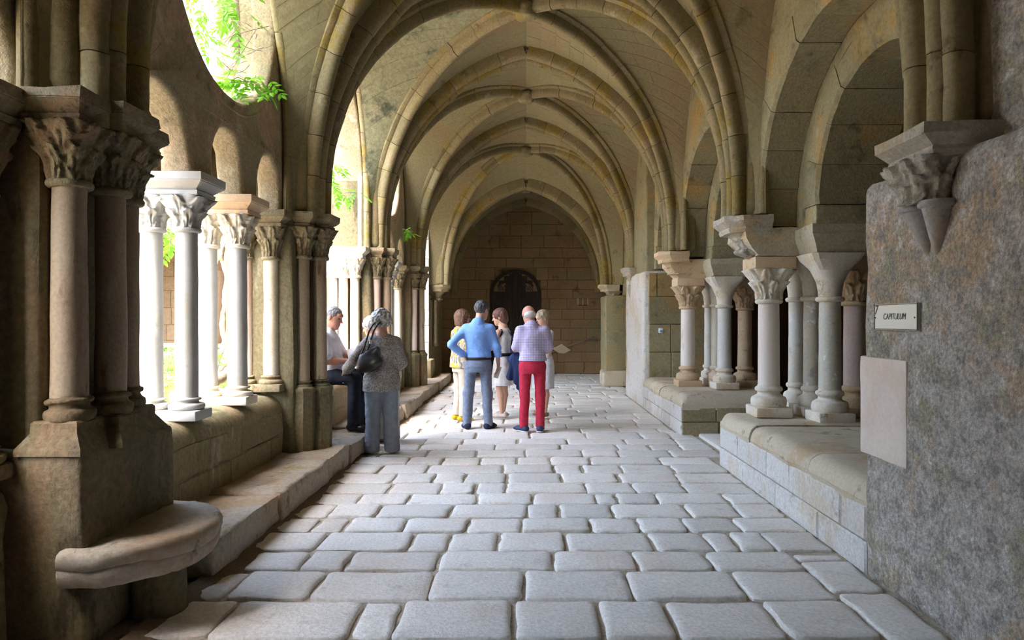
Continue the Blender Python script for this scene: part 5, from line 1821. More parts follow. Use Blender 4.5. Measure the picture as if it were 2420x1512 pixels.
HS = 1.09
def add_head(s, J, R, k, face=1.0):
    k = k * HS
    c = J['head']
    T = lambda x, y, z: c + R @ (np.array((x, y, z)) * k)
    s.ell(T(0, -.012, .030), np.array((.076, .096, .088)) * k, .02, R)
    s.ell(T(0, .028, -.045), np.array((.056, .062, .066)) * k, .04, R)
    s.ell(T(0, .066, -.092), np.array((.026, .020, .020)) * k, .03, R)
    s.ell(T(0, .070, .045), np.array((.050, .020, .018)) * k, .03, R)
    s.ell(T(-.034, .088, .014), np.array((.016,) * 3) * k, .012, R, sub=True)
    s.ell(T(.034, .088, .014), np.array((.016,) * 3) * k, .012, R, sub=True)
    s.cap(T(0, .084, .016), T(0, .105, -.020), .008 * k, .0115 * k, .012)
    s.ell(T(0, .083, -.050), np.array((.026, .012, .006)) * k, .008, R)
    s.ell(T(0, .081, -.064), np.array((.022, .012, .007)) * k, .008, R)
    for sx in (-1, 1):
        s.ell(T(sx * .079, -.012, -.002), np.array((.010, .020, .032)) * k, .01, R)
    s.cap(J['neck'] + np.array((0, 0, -.05 * k)), T(0, -.025, -.05), .060 * k, .052 * k, .03)
    return T

def add_hand(s, w, d, side, k=1.0, curl=0.35, fem=1.0, palm=None):
    """w wrist, d pointing direction, palm = direction the palm looks at, side = direction of the thumb"""
    d = np.array(d, float); d /= np.linalg.norm(d)
    side = np.array(side, float); side -= d * (side @ d); side /= np.linalg.norm(side)
    n = np.cross(d, side) if palm is None else np.array(palm, float)
    n = n - d * (n @ d) - side * (n @ side)
    if np.linalg.norm(n) < 0.1: n = np.cross(d, side)
    n /= np.linalg.norm(n)
    w = np.array(w, float)
    q = k * fem
    for lat in (-.026, -.009, .009, .026):
        s.cap(w + d * .015 * q + side * lat * q * .7, w + d * .082 * q + side * lat * q, .017 * q, .014 * q, .018, (n, .8))
    for lat, L in ((.030, .068), (.011, .080), (-.010, .074), (-.029, .058)):
        a = w + d * .085 * q + side * lat * q
        d1 = d * math.cos(curl * .8) + n * math.sin(curl * .8); d2 = d * math.cos(curl * 2.0) + n * math.sin(curl * 2.0)
        b = a + d1 * L * .55 * q + side * lat * .10; c = b + d2 * L * .5 * q
        s.cap(a, b, .0098 * q, .0090 * q, .006); s.cap(b, c, .0090 * q, .0075 * q, .004)
    a = w + d * .025 * q + side * .026 * q
    b = a + (d * .6 + side * .7 + n * .25) * .045 * q; c = b + (d * .9 + side * .2 + n * .3) * .034 * q
    s.cap(a, b, .014 * q, .011 * q, .014); s.cap(b, c, .011 * q, .009 * q, .005)

def arm(s, J, side, r=(.047, .040, .030), k=.03):
    q = J['k']
    a, b, c = J['sh' + side], J['el' + side], J['wr' + side]
    s.cap(a, b, r[0] * q, r[1] * q, k); s.cap(b, b + (c - b) * .35, r[1] * q, r[1] * q * 1.0, k); s.cap(b + (c - b) * .3, c, r[1] * q * .98, r[2] * q * .85, k)

def leg(s, J, side, r=(.070, .042, .044, .034), k=.02):
    q = J['k']
    a, b, c = J['hip' + side], J['kne' + side], J['ank' + side]
    s.cap(a, b, r[0] * q, r[1] * q, k)
    m = b + (c - b) * .32 + np.array((0, -.012 * q, 0))
    s.cap(b, m, r[1] * q, r[2] * q, k); s.cap(m, c, r[2] * q, r[3] * q, k)

def torso(J, f=1.0, fem=False, belly=0.0, bust=0.0, grow=0.0, hipw=1.0):
    k = J['k']; st = []
    base = [(.88, .150, .110, 0), (.95, .168 * hipw, .120, 0), (1.02, .160 * hipw, .112, 0), (1.10, .142, .102, .3), (1.18, .148, .106, .6), (1.27, .164, .116, .9), (1.34, .168, .112, 1), (1.39, .150, .096, 1), (1.43, .112, .078, 1), (1.46, .082, .066, 1), (1.49, .066, .060, 1)]
    if fem: base = [(.88, .155, .110, 0), (.95, .172 * hipw, .120, 0), (1.02, .155 * hipw, .108, 0), (1.10, .130, .094, .3), (1.18, .134, .098, .6), (1.27, .146, .112, .9), (1.34, .148, .104, 1), (1.39, .132, .088, 1), (1.43, .098, .070, 1), (1.46, .072, .060, 1), (1.49, .058, .054, 1)]
    for z, rx, ry, t in base:
        c0 = J['pel'] * (1 - t) + J['neck'] * t if False else None
        zz = z * k
        # spine from pelvis to neck
        u = np.clip((z - .95) / (1.46 - .95), 0, 1)
        cx = J['pel'][0] + (J['neck'][0] - J['pel'][0]) * u
        cy = J['pel'][1] + (J['neck'][1] - J['pel'][1]) * u
        zr = J['pel'][2] + (z - .95) * k * (J['neck'][2] - J['pel'][2]) / (.51 * k)
        bl = belly * math.exp(-((z - 1.08) / .12) ** 2) + bust * math.exp(-((z - 1.28) / .06) ** 2)
        st.append((zr, cx, cy + bl * .5, rx * k * f + grow, ry * k * f + grow + bl * .5))
    return st

def bbox(J, pad=.22):
    P = np.array([v for a, v in J.items() if a != 'k'])
    return P.min(0) - pad, P.max(0) + pad

def shoes(J, mat, t, yaw=(0.15, -0.15), L=0.27, heel=0.0, name='shoe', sole=None, open_=False):
    k = J['k']
    for sd, yw in zip('LR', yaw):
        a = J['ank' + sd]
        z0 = a[2] - .085 * k
        s = SDF((a[0] - .3, a[1] - .3, z0 - .03), (a[0] + .3, a[1] + .35, a[2] + .12), .006)
        d = np.array((-math.sin(yw), math.cos(yw), 0))
        h = np.array((a[0], a[1], z0)) - d * .06 * k
        m = h + d * L * .62 * k; e = h + d * (L - .04) * k
        up = np.array((0, 0, 1.0))
        s.cap(h + up * .042 + d * .02, m + up * .036, .044 * k, .046 * k, .02, (up, .85))
        s.cap(m + up * .034, e + up * .028, .046 * k, .034 * k, .02, (up, .75))
        if not open_: s.cap(h + up * .05 + d * .03, np.array((a[0], a[1], z0 + .10 * k)), .045 * k, .042 * k, .02)
        s.cut((0, 0, -1), (0, 0, z0))
        s.cut((0, 0, 1), (0, 0, z0 + .10 * k))
        o = sdf_part(name, s, mat, t)
        if sole:
            s2 = SDF((a[0] - .3, a[1] - .3, z0 - .03), (a[0] + .3, a[1] + .35, z0 + .08), .006)
            s2.cap(h + d * .02 + up * .005, m + up * .005, .047 * k, .049 * k, .01); s2.cap(m + up * .005, e + up * .005, .049 * k, .037 * k, .01)
            s2.cut((0, 0, -1), (0, 0, z0)); s2.cut((0, 0, 1), (0, 0, z0 + .016))
            sdf_part('sole', s2, sole, o)

def eyes(T, k, t, R):
    k = k * HS
    for sx in (-1, 1):
        V, Fc = lathe([(.001, -.006), (.007, -.004), (.0085, 0), (.007, .004), (.001, .006)], 10)
        part('eye', np.array(V) * k + T(sx * .033, .077, .014), Fc, EYE_M, t, smooth=True)

def hair_cap(s, J, R, k, r=(.084, .104, .094), c=(0, -.018, .036)):
    k = k * HS
    T = lambda x, y, z: J['head'] + R @ (np.array((x, y, z)) * k)
    s.ell(T(*c), np.array(r) * k, .02, R)
    return T

def clear_face(s, T, R, k, c=(0, .085, -.03), r=(.066, .075, .085)):
    k = k * HS
    s.ell(T(*c), np.array(r) * k, .012, R, sub=True)

def collar(J, mat, t, tilt=0.0, r=(.074, .070)):
    k = J['k']; c = J['neck']; rings = []
    for f, z in ((1.10, -.012), (1.04, .020), (.97, .048), (.93, .050), (.95, .015)):
        rings.append([c + np.array((r[0] * k * f * math.cos(a), r[1] * k * f * math.sin(a) + .006, (z + .012 * -math.sin(a) + tilt * math.sin(a)) * k)) for a in [2 * PI * i / 32 for i in range(32)]])
    V, Fc = loft(rings, False)
    part('collar', V, Fc, mat, t, smooth=True)

def person(label, loc, rz):
    return thing('person', label, 'person', loc, rz)

# ---- 1. man in blue shirt, seen from behind, hand on hip
def man_blue():
    H = 1.79
    t = person('man in bright blue shirt and grey-blue jeans, hand on hip, seen from behind', (-0.675, 9.62, 0), 0.0)
    J = joints(H, elL=(-.365, -.13, 1.19), wrL=(-.205, -.085, 1.05), elR=(.265, -.01, 1.15), wrR=(.285, .07, .90), ankL=(-.155, -.02, .085), ankR=(.145, -.02, .085), kneL=(-.135, .02, .51), kneR=(.125, .02, .51))
    J['head'] = J['head'] + np.array((.055, .035, .0)); k = J['k']
    R = rotm(-0.65, -0.18)
    lo, hi = bbox(J)
    s = SDF(lo, hi, .0065)
    T = add_head(s, J, R, k)
    s.loft(torso(J), .04)
    for a in 'LR': arm(s, J, a); leg(s, J, a)
    add_hand(s, J['wrL'], (.55, .35, -.75), (0, .7, .4), k, .4, palm=(.3, -.6, 0))
    add_hand(s, J['wrR'], (-.05, .12, -1), (0, 1, .1), k, .55, palm=(-1, 0, 0))
    sdf_part('body', s, SKIN, t)
    eyes(T, k, t, R)
    s = SDF(lo, hi, .007)
    s.loft(torso(J, 1.03, grow=.014), .05)
    for a in 'LR':
        s.cap(J['sh' + a], J['el' + a], .058, .056, .08); s.cap(J['el' + a], J['wr' + a], .056, .044, .03)
    for a, g in (('L', -.02), ('R', -.02)):
        d = J['wr' + a] - J['el' + a]; d /= np.linalg.norm(d)
        s.cap(J['wr' + a] - d * .05, J['wr' + a] - d * .01, .045, .046, .01)
    s.cap(J['neck'] + (0, -.01, -.02), J['neck'] + (0.005, -.012, .035), .080, .070, .03)
    s.cut((0, 0, -1), (0, 0, 1.003)); s.cut((-.1, .5, 1), J['neck'] + np.array((0, 0, .045)))
    bl = cloth('blue_shirt', (0.21, 0.39, 0.80), .08)
    sh = sdf_part('shirt', s, bl, t, .008, (7, 7, 5), 3)
    collar(J, bl, t)
    s = SDF(lo, hi, .007)
    s.loft([(.80, 0, -.01, .14, .115), (.88, 0, -.012, .175, .135), (.96, 0, -.01, .172, .128), (1.01, 0, -.005, .160, .118)], .04)
    for a in 'LR':
        s.cap(J['hip' + a] * (1.0, 1, .97), J['kne' + a], .092, .073, .035); s.cap(J['kne' + a], J['ank' + a] + (0, 0, -.01), .073, .064, .03)
    s.cut((0, 0, 1), (0, 0, 1.0)); s.cut((0, 0, -1), (0, 0, .045))
    tr = sdf_part('trousers', s, cloth('grey_blue_jeans', (0.185, 0.23, 0.32), .15, 25), t, .006, (8, 8, 7), 9)
    ring = [[(.180 * math.cos(a) * f, -.008 + .136 * math.sin(a) * f, z) for a in [2 * PI * i / 36 for i in range(36)]] for f, z in ((1.0, .975), (1.015, .976), (1.015, 1.008), (1.0, 1.009))]
    part('belt', *loft(ring, False), cloth('dark_belt', (.03, .025, .025), rough=.5), t, smooth=True)
    s = SDF(J['head'] - .2, J['head'] + .2, .006)
    T = hair_cap(s, J, R, k, (.086, .106, .098))
    clear_face(s, T, R, k, (0, .092, -.02), (.072, .070, .085)); s.cut((0, 0, -1), T(0, -.05, -.085)); 
    for sx in (-1, 1): s.ell(T(sx * .085, .015, -.03), np.array((.03, .035, .05)), .01, R, sub=True)
    sdf_part('hair', s, hair_mat('dark_grey_hair', (.035, .035, .04), (.11, .11, .12)), t, .006, (40, 40, 30), 2)
    shoes(J, cloth('dark_navy_suede', (.025, .028, .06)), t, (.35, -.5))
    pp = thing('leaflet', 'folded cream leaflet in the right hand of the man in the blue shirt', 'leaflet', (-0.675 + .275, 9.62 + .09, .80))
    part('sheet', *bevel_box(-.035, .035, -.006, .006, -.10, .07, .003, 1), plain('cream_paper', (.72, .68, .58), .7), pp)
    pp.rotation_euler = (.2, .25, .5)
man_blue()

# ---- 2. bald man in checked shirt and red trousers, jacket over his arm
def check_mat():
    m, nt, bs = mat_new('checked_shirt')
    tc = nt.nodes.new('ShaderNodeTexCoord')
    w = []
    for ax in ('X', 'Z'):
        wv = nt.nodes.new('ShaderNodeTexWave'); wv.wave_type = 'BANDS'; wv.bands_direction = ax
        wv.inputs['Scale'].default_value = 14.0
        nt.links.new(tc.outputs['Object'], wv.inputs['Vector'])
        w.append(n_range(nt, wv.outputs['Fac'], 0.72, 0.95))
    mx = nt.nodes.new('ShaderNodeMath'); mx.operation = 'MAXIMUM'
    nt.links.new(w[0], mx.inputs[0]); nt.links.new(w[1], mx.inputs[1])
    nt.links.new(n_mix(nt, mx.outputs[0], (.60, .55, .72), (.33, .28, .50)), bs.inputs['Base Color'])
    bs.inputs['Roughness'].default_value = .85
    return m
def man_red():
    H = 1.76
    ox, oy = 0.09, 9.38
    t = person('bald man in lilac checked shirt and red trousers, seen from behind', (ox, oy, 0), 0.0)
    J = joints(H, elL=(-.235, .04, 1.13), wrL=(-.14, .25, 1.10), elR=(.232, .04, 1.13), wrR=(.15, .26, 1.10), ankL=(-.12, -.02, .085), ankR=(.105, -.02, .085), neck=(-.005, .03, 1.455))
    J['head'] = np.array((-.055, .085, 1.595)); k = J['k']
    R = rotm(0.45, -0.40)
    lo, hi = bbox(J)
    s = SDF(lo, hi, .0065)
    T = add_head(s, J, R, k)
    s.loft(torso(J), .04)
    for a in 'LR': arm(s, J, a); leg(s, J, a)
    add_hand(s, J['wrL'], (.6, .8, .1), (0, 0, 1), k, .5, palm=(0, 0, -1)); add_hand(s, J['wrR'], (-.6, .8, .1), (0, 0, 1), k, .5, palm=(0, 0, -1))
    sdf_part('body', s, SKIN_RED, t); eyes(T, k, t, R)
    s = SDF(lo, hi, .007)
    s.loft(torso(J, 1.05, grow=.016, belly=.05), .05)
    for a in 'LR': s.cap(J['sh' + a], J['sh' + a] + (J['el' + a] - J['sh' + a]) * .88, .060, .068, .08)
    s.cap(J['neck'] + (0, -.02, -.03), J['neck'] + (-.01, 0.0, .03), .082, .070, .03)
    s.cut((0, 0, -1), (0, 0, .97)); s.cut((0, .5, 1), J['neck'] + np.array((0, 0, .04)))
    for a in 'LR':
        d = J['el' + a] - J['sh' + a]
    ck = check_mat()
    sdf_part('shirt', s, ck, t, .009, (7, 7, 5), 5)
    collar(J, ck, t, -.01)
    s = SDF(lo, hi, .007)
    s.loft([(.80, 0, -.01, .14, .115), (.88, 0, -.012, .170, .130), (.96, 0, -.01, .168, .125), (1.01, 0, -.005, .160, .118)], .04)
    for a in 'LR':
        s.cap(J['hip' + a] * (1.0, 1, .97), J['kne' + a], .088, .070, .035); s.cap(J['kne' + a], J['ank' + a], .070, .060, .03)
    s.cut((0, 0, 1), (0, 0, .99)); s.cut((0, 0, -1), (0, 0, .06))
    sdf_part('trousers', s, cloth('red_trousers', (0.50, 0.030, 0.065), .12, 20), t, .006, (8, 8, 7), 4)
    s = SDF(J['head'] - .2, J['head'] + .2, .006)
    T = hair_cap(s, J, R, k, (.081, .097, .060), (0, -.025, -.012))
    s.ell(T(0, -.005, .085), np.array((.085, .11, .075)), .01, R, sub=True); clear_face(s, T, R, k, (0, .10, -.03), (.09, .10, .12)); s.cut((0, 0, -1), T(0, -.06, -.07))
    sdf_part('hair', s, hair_mat('white_fringe', (.55, .50, .46), (.75, .72, .70)), t)
    g = MB()
    for sx in (-1, 1): g.add(*tube([T(sx * .083, -.02, .012), T(sx * .078, .07, .018), T(sx * .06, .105, .016)], .0028, 5))
    g.add(*tube([T(-.06, .105, .016), T(0, .112, .018), T(.06, .105, .016)], .0028, 5))
    part('spectacles', *g.get(), M['iron'], t)
    shoes(J, cloth('navy_leather', (.035, .05, .11), rough=.5), t, (.75, -.1), sole=plain('pale_sole', (.6, .58, .55)))
    jk = thing('jacket', 'navy jacket hanging over the arm of the bald man', 'jacket', (ox - .22, oy + .10, .50))
    o = -np.array((-.22, .10, .50))
    s = SDF((-.5, -.15, .42), (.05, .35, 1.2), .007)
    for k_, (xa, xb, zb, ya) in enumerate(((-.18, -.13, .52, .07), (-.21, -.22, .68, .10), (-.22, -.31, .74, .13), (-.15, -.12, .58, .05), (-.20, -.17, .60, .16))):
        s.cap((xa, ya + .03, 1.10), (xb, ya, zb), .045, .055, .03, ((0, 1, 0), .6))
    s.cap((-.24, .08, 1.11), (-.10, .20, 1.11), .055, .055, .03)
    V, Q = s.mesh()
    n = vnoise(V * np.array((22, 22, 4)), 1, 3); V = V + n[:, None] * np.array((.012, .014, 0)) + o
    new_obj('cloth', quad_mesh('jacket_cloth', V, Q, cloth('navy_cloth', (.018, .03, .085))), jk)
man_red()

# ---- 3. grey-haired woman seen from behind with black shoulder bag
def leopard(name, a, b, c, sc=45):
    m, nt, bs = mat_new(name)
    tc = nt.nodes.new('ShaderNodeTexCoord')
    v = nt.nodes.new('ShaderNodeTexVoronoi'); v.inputs['Scale'].default_value = sc; v.feature = 'F1'
    nt.links.new(tc.outputs['Object'], v.inputs['Vector'])
    f = n_noise(nt, tc.outputs['Object'], sc * .35, 3, .6)
    col = n_mix(nt, n_range(nt, v.outputs['Distance'], .25, .5), a, b)
    col = n_mix(nt, n_range(nt, f, .52, .62), col, c)
    nt.links.new(col, bs.inputs['Base Color']); bs.inputs['Roughness'].default_value = .8
    return m
def woman_grey():
    H = 1.62
    ox, oy = -1.66, 7.86
    t = person('woman with curly grey hair, patterned grey tunic and flared grey trousers, seen from behind', (ox, oy, 0), 0.22)
    J = joints(H, elL=(-.30, .08, 1.09), wrL=(-.40, .22, .95), elR=(.23, .04, 1.04), wrR=(.20, .22, .98), ankL=(-.115, -.02, .078), ankR=(.115, -.02, .078))
    k = J['k']; J['head'] = J['head'] + np.array((-.02, .03, -.01))
    R = rotm(0.75, -0.25)
    lo, hi = bbox(J, .24)
    s = SDF(lo, hi, .0065)
    T = add_head(s, J, R, k)
    s.loft(torso(J, 1.0, True), .04)
    for a in 'LR': arm(s, J, a); leg(s, J, a)
    add_hand(s, J['wrL'], (-.25, .6, -.6), (1, .3, 0), k, .5, .92, palm=(.3, 0, -.6)); add_hand(s, J['wrR'], (-.5, .8, 0), (0, 0, 1), k, .5, .92)
    sdf_part('body', s, SKIN, t); eyes(T, k, t, R)
    s = SDF(lo, hi, .007)
    st = torso(J, 1.07, True, grow=.014, hipw=1.05)
    st = [q if q[0] > .86 else (q[0], q[1], q[2], q[3] * 1.02, q[4] * 1.05) for q in st]
    s.loft([(.70, 0, -.01, .205, .170), (.80, 0, -.01, .208, .172)] + [(z, x, y, rx + .01, ry + .01) for z, x, y, rx, ry in st if z > .84], .06)
    for a in 'LR':
        s.cap(J['sh' + a], J['el' + a], .060, .066, .09); s.cap(J['el' + a], J['wr' + a] * .97 + J['el' + a] * .03, .066, .060, .04)
    s.cut((0, 0, -1), (0, 0, .715)); s.ell(J['neck'] + np.array((0, -.02, .05)), (.10, .10, .065), .01, sub=True)
    sdf_part('tunic', s, leopard('patterned_tunic', (.10, .09, .085), (.31, .285, .27), (.215, .19, .175), 60), t, .012, (8, 8, 5), 6)
    s = SDF(lo, hi, .007)
    s.loft([(.72, 0, -.01, .15, .13), (.82, 0, -.012, .195, .155), (.86, 0, -.012, .165, .135)], .04)
    for a in 'LR':
        s.cap(J['hip' + a] * (1, 1, .86), J['kne' + a], .104, .082, .035); s.cap(J['kne' + a], J['ank' + a] + (0, 0, -.03), .080, .092, .03)
    s.cut((0, 0, -1), (0, 0, .022))
    sdf_part('trousers', s, cloth('grey_trousers', (0.225, 0.25, 0.29), .12), t, .008, (9, 9, 5), 2)
    s = SDF(J['head'] - .24, J['head'] + .24, .007)
    T = hair_cap(s, J, R, k, (.108, .118, .112), (0, -.03, .04))
    R2 = random.Random(4)
    for i in range(60):
        a, b = R2.uniform(0, 2 * PI), R2.uniform(-.7, 1.4)
        p = np.array((math.cos(a) * math.cos(b) * .105, -.03 + math.sin(a) * math.cos(b) * .115, .035 + .11 * math.sin(b)))
        if p[1] > .06 and p[2] < .07: continue
        s.ell(T(*p), np.array((.024,) * 3), .015)
    clear_face(s, T, R, k, (0, .105, -.03), (.070, .085, .085)); s.cut((0, 0, -1), T(0, -.05, -.095))
    sdf_part('hair', s, hair_mat('grey_curls', (.20, .19, .17), (.62, .61, .58), 35), t, .010, (45, 45, 45), 2)
    shoes(J, cloth('beige_shoe', (.36, .34, .31)), t, (.2, -.15), L=.24)
    bag = thing('handbag', 'black leather shoulder bag on the arm of the grey-haired woman', 'bag', (ox - .085, oy - .165, 1.04), .12)
    blk = plain('black_leather', (.02, .02, .022), .35, spec=.5, noise=.1)
    s = SDF((-.35, -.25, -.25), (.35, .25, .55), .007)
    s.ell((-.02, .0, -.01), (.165, .065, .088), .03, rotm(-.35, 0, -.30)); s.cap((-.08, .02, .06), (.06, -.02, .16), .06, .035, .07, ((.3, 1, 0), .5))
    sdf_part('pouch', s, blk, bag)
    for dx in (-.02, .03):
        part('strap', *tube([(-.12 + dx, .04, .04), (-.05 + dx, .0, .20), (.0 + dx, -.03, .36), (.04 + dx, -.02, .44), (.06 + dx, .08, .46)], .011, 6), blk, bag, smooth=True)
    part('buckle', *bevel_box(-.015, .015, -.06, -.045, .22, .27, .004, 1), plain('steel_buckle', (.6, .6, .6), .3, .9), bag)
    fn = thing('folded_fan', 'folded lilac leaflet held low by the grey-haired woman', 'leaflet', (ox - .475, oy + .19, .905))
    part('sheet', *bevel_box(-.012, .012, -.03, .03, -.12, .08, .004, 1), plain('lilac_card', (.34, .33, .50), .6), fn)
    fn.rotation_euler = (.1, .15, .2)
woman_grey()

# ---- 4. white-haired person hidden behind her
def hidden():
    H = 1.60
    t = person('white-haired person in white mostly hidden behind the grey-haired woman', (-1.74, 8.62, 0), 0.9)
    J = joints(H, neck=(-.10, .10, 1.31), head=(-.14, .17, 1.44), shL=(-.25, .05, 1.28), shR=(.10, .08, 1.28), elL=(-.24, .10, 1.02), elR=(.14, .10, 1.02), wrL=(-.20, .28, .98), wrR=(.05, .30, 1.0))
    k = J['k']; R = rotm(0.5, -0.35); lo, hi = bbox(J)
    s = SDF(lo, hi, .0075)
    T = add_head(s, J, R, k); s.loft(torso(J, 1, True), .04)
    for a in 'LR': arm(s, J, a); leg(s, J, a)
    add_hand(s, J['wrL'], (.3, .9, 0), (0, 0, 1), k, .5); add_hand(s, J['wrR'], (-.3, .9, 0), (0, 0, 1), k, .5)
    sdf_part('body', s, SKIN, t); eyes(T, k, t, R)
    s = SDF(lo, hi, .008); s.loft(torso(J, 1.02, True, grow=.014), .05)
    for a in 'LR': s.cap(J['sh' + a], J['sh' + a] * .2 + J['el' + a] * .8, .056, .056, .05)
    s.cut((0, 0, -1), (0, 0, .84)); s.cut((0, .4, 1), J['neck'] + np.array((0, -.04, .01)))
    sdf_part('blouse', s, cloth('white_blouse', (.66, .66, .68)), t, .008, seed=2)
    s = SDF(lo, hi, .008); s.loft([(.72, 0, 0, .14, .12), (.82, 0, 0, .175, .135), (.9, 0, 0, .165, .125)], .04)
    for a in 'LR': s.cap(J['hip' + a], J['kne' + a], .09, .07, .03); s.cap(J['kne' + a], J['ank' + a], .07, .06, .03)
    s.cut((0, 0, -1), (0, 0, .05)); sdf_part('trousers', s, cloth('pale_trousers', (.5, .49, .46)), t, .006, seed=5)
    s = SDF(J['head'] - .2, J['head'] + .2, .007); T = hair_cap(s, J, R, k, (.096, .112, .104), (0, -.025, .04)); clear_face(s, T, R, k, (0, .10, -.03)); s.cut((0, 0, -1), T(0, -.05, -.07))
    sdf_part('hair', s, hair_mat('white_hair', (.62, .61, .60), (.85, .84, .83)), t, .008, (45, 45, 45), 1)
    shoes(J, cloth('grey_shoe', (.2, .2, .2)), t)
hidden()

# ---- 5. woman with brown bob and yellow patterned blouse, facing right
def floral():
    m, nt, bs = mat_new('yellow_patterned_blouse')
    tc = nt.nodes.new('ShaderNodeTexCoord')
    f = n_noise(nt, tc.outputs['Object'], 9, 2, .5); g = n_noise(nt, tc.outputs['Object'], 17, 3, .6)
    w = nt.nodes.new('ShaderNodeTexWave'); w.inputs['Scale'].default_value = 6; w.inputs['Distortion'].default_value = 9; w.inputs['Detail'].default_value = 2
    nt.links.new(tc.outputs['Object'], w.inputs['Vector'])
    c = n_mix(nt, n_range(nt, w.outputs['Fac'], .4, .6), (.40, .36, .27), (.20, .17, .14))
    c = n_mix(nt, n_range(nt, f, .53, .58), c, (.62, .50, .03)); c = n_mix(nt, n_range(nt, g, .60, .64), c, (.62, .60, .55))
    nt.links.new(c, bs.inputs['Base Color']); bs.inputs['Roughness'].default_value = .8
    return m
def woman_yellow():
    H = 1.68
    t = person('woman with brown bob, yellow patterned blouse, cream trousers and yellow shoes', (-1.0, 10.42, 0), -1.05)
    J = joints(H, elR=(.225, .0, 1.07), wrR=(.235, .06, .83), elL=(-.22, .02, 1.07), wrL=(-.12, .22, 1.0))
    k = J['k']; J['head'] = J['head'] + np.array((0, .03, 0)); R = rotm(-0.35, -0.05); lo, hi = bbox(J)
    s = SDF(lo, hi, .0065)
    T = add_head(s, J, R, k); s.loft(torso(J, 1, True), .04)
    for a in 'LR': arm(s, J, a, (.044, .037, .027)); leg(s, J, a)
    add_hand(s, J['wrR'], (0, .1, -1), (0, 1, 0), k, .4, .92, palm=(-1, 0, 0)); add_hand(s, J['wrL'], (.6, .7, .1), (0, 0, 1), k, .4, .92)
    sdf_part('body', s, SKIN, t); eyes(T, k, t, R)
    s = SDF(lo, hi, .007)
    s.loft([(.80, 0, 0, .205, .165)] + torso(J, 1.08, True, grow=.022, bust=.05)[1:], .06)
    for a in 'LR': s.cap(J['sh' + a], J['el' + a] * .9 + J['sh' + a] * .1, .068, .085, .06)
    s.cut((0, 0, -1), (0, 0, .81)); s.cut((0, .5, 1), J['neck'] + np.array((0, -.03, -.0)))
    sdf_part('blouse', s, floral(), t, .010, seed=3)
    s = SDF(lo, hi, .007); s.loft([(.74, 0, 0, .14, .12), (.85, 0, 0, .17, .13), (.92, 0, 0, .16, .12)], .04)
    for a in 'LR': s.cap(J['hip' + a], J['kne' + a], .085, .068, .03); s.cap(J['kne' + a], J['ank' + a] + (0, 0, .02), .066, .056, .03)
    s.cut((0, 0, -1), (0, 0, .075)); sdf_part('trousers', s, cloth('cream_trousers', (.56, .50, .40)), t, .006, (9, 9, 8), 5)
    s = SDF(J['head'] - .22, J['head'] + .22, .006); T = hair_cap(s, J, R, k, (.094, .112, .102), (0, -.02, .036))
    s.loft([(J['head'][2] - .115, J['head'][0], J['head'][1] - .03, .098, .098), (J['head'][2] - .03, J['head'][0], J['head'][1] - .03, .102, .108), (J['head'][2] + .03, J['head'][0], J['head'][1] - .025, .094, .11)], .03)
    clear_face(s, T, R, k, (0, .105, -.045), (.068, .085, .11)); sdf_part('hair', s, hair_mat('brown_bob', (.09, .040, .022), (.19, .09, .05)), t, .004, (40, 40, 8), 2)
    g = MB()
    for sx in (-1, 1): g.add(*tube([T(sx * .085, -.0, .012), T(sx * .078, .07, .018), T(sx * .05, .108, .014), T(sx * .02, .112, .014)], .003, 5))
    part('spectacles', *g.get(), M['iron'], t)
    for z in (.03, .055): part('bracelet', *[(np.array(v) + J['wrR'] + (0, -.01, z - .01), f) for v, f in [lathe([(.040, -.008), (.044, 0), (.040, .008)], 16, caps=False)]][0], cloth('beige_bangle', (.5, .42, .33)), t, smooth=True)
    shoes(J, cloth('yellow_shoe', (.62, .42, .02)), t, (.1, -.15), L=.25, open_=True)
woman_yellow()

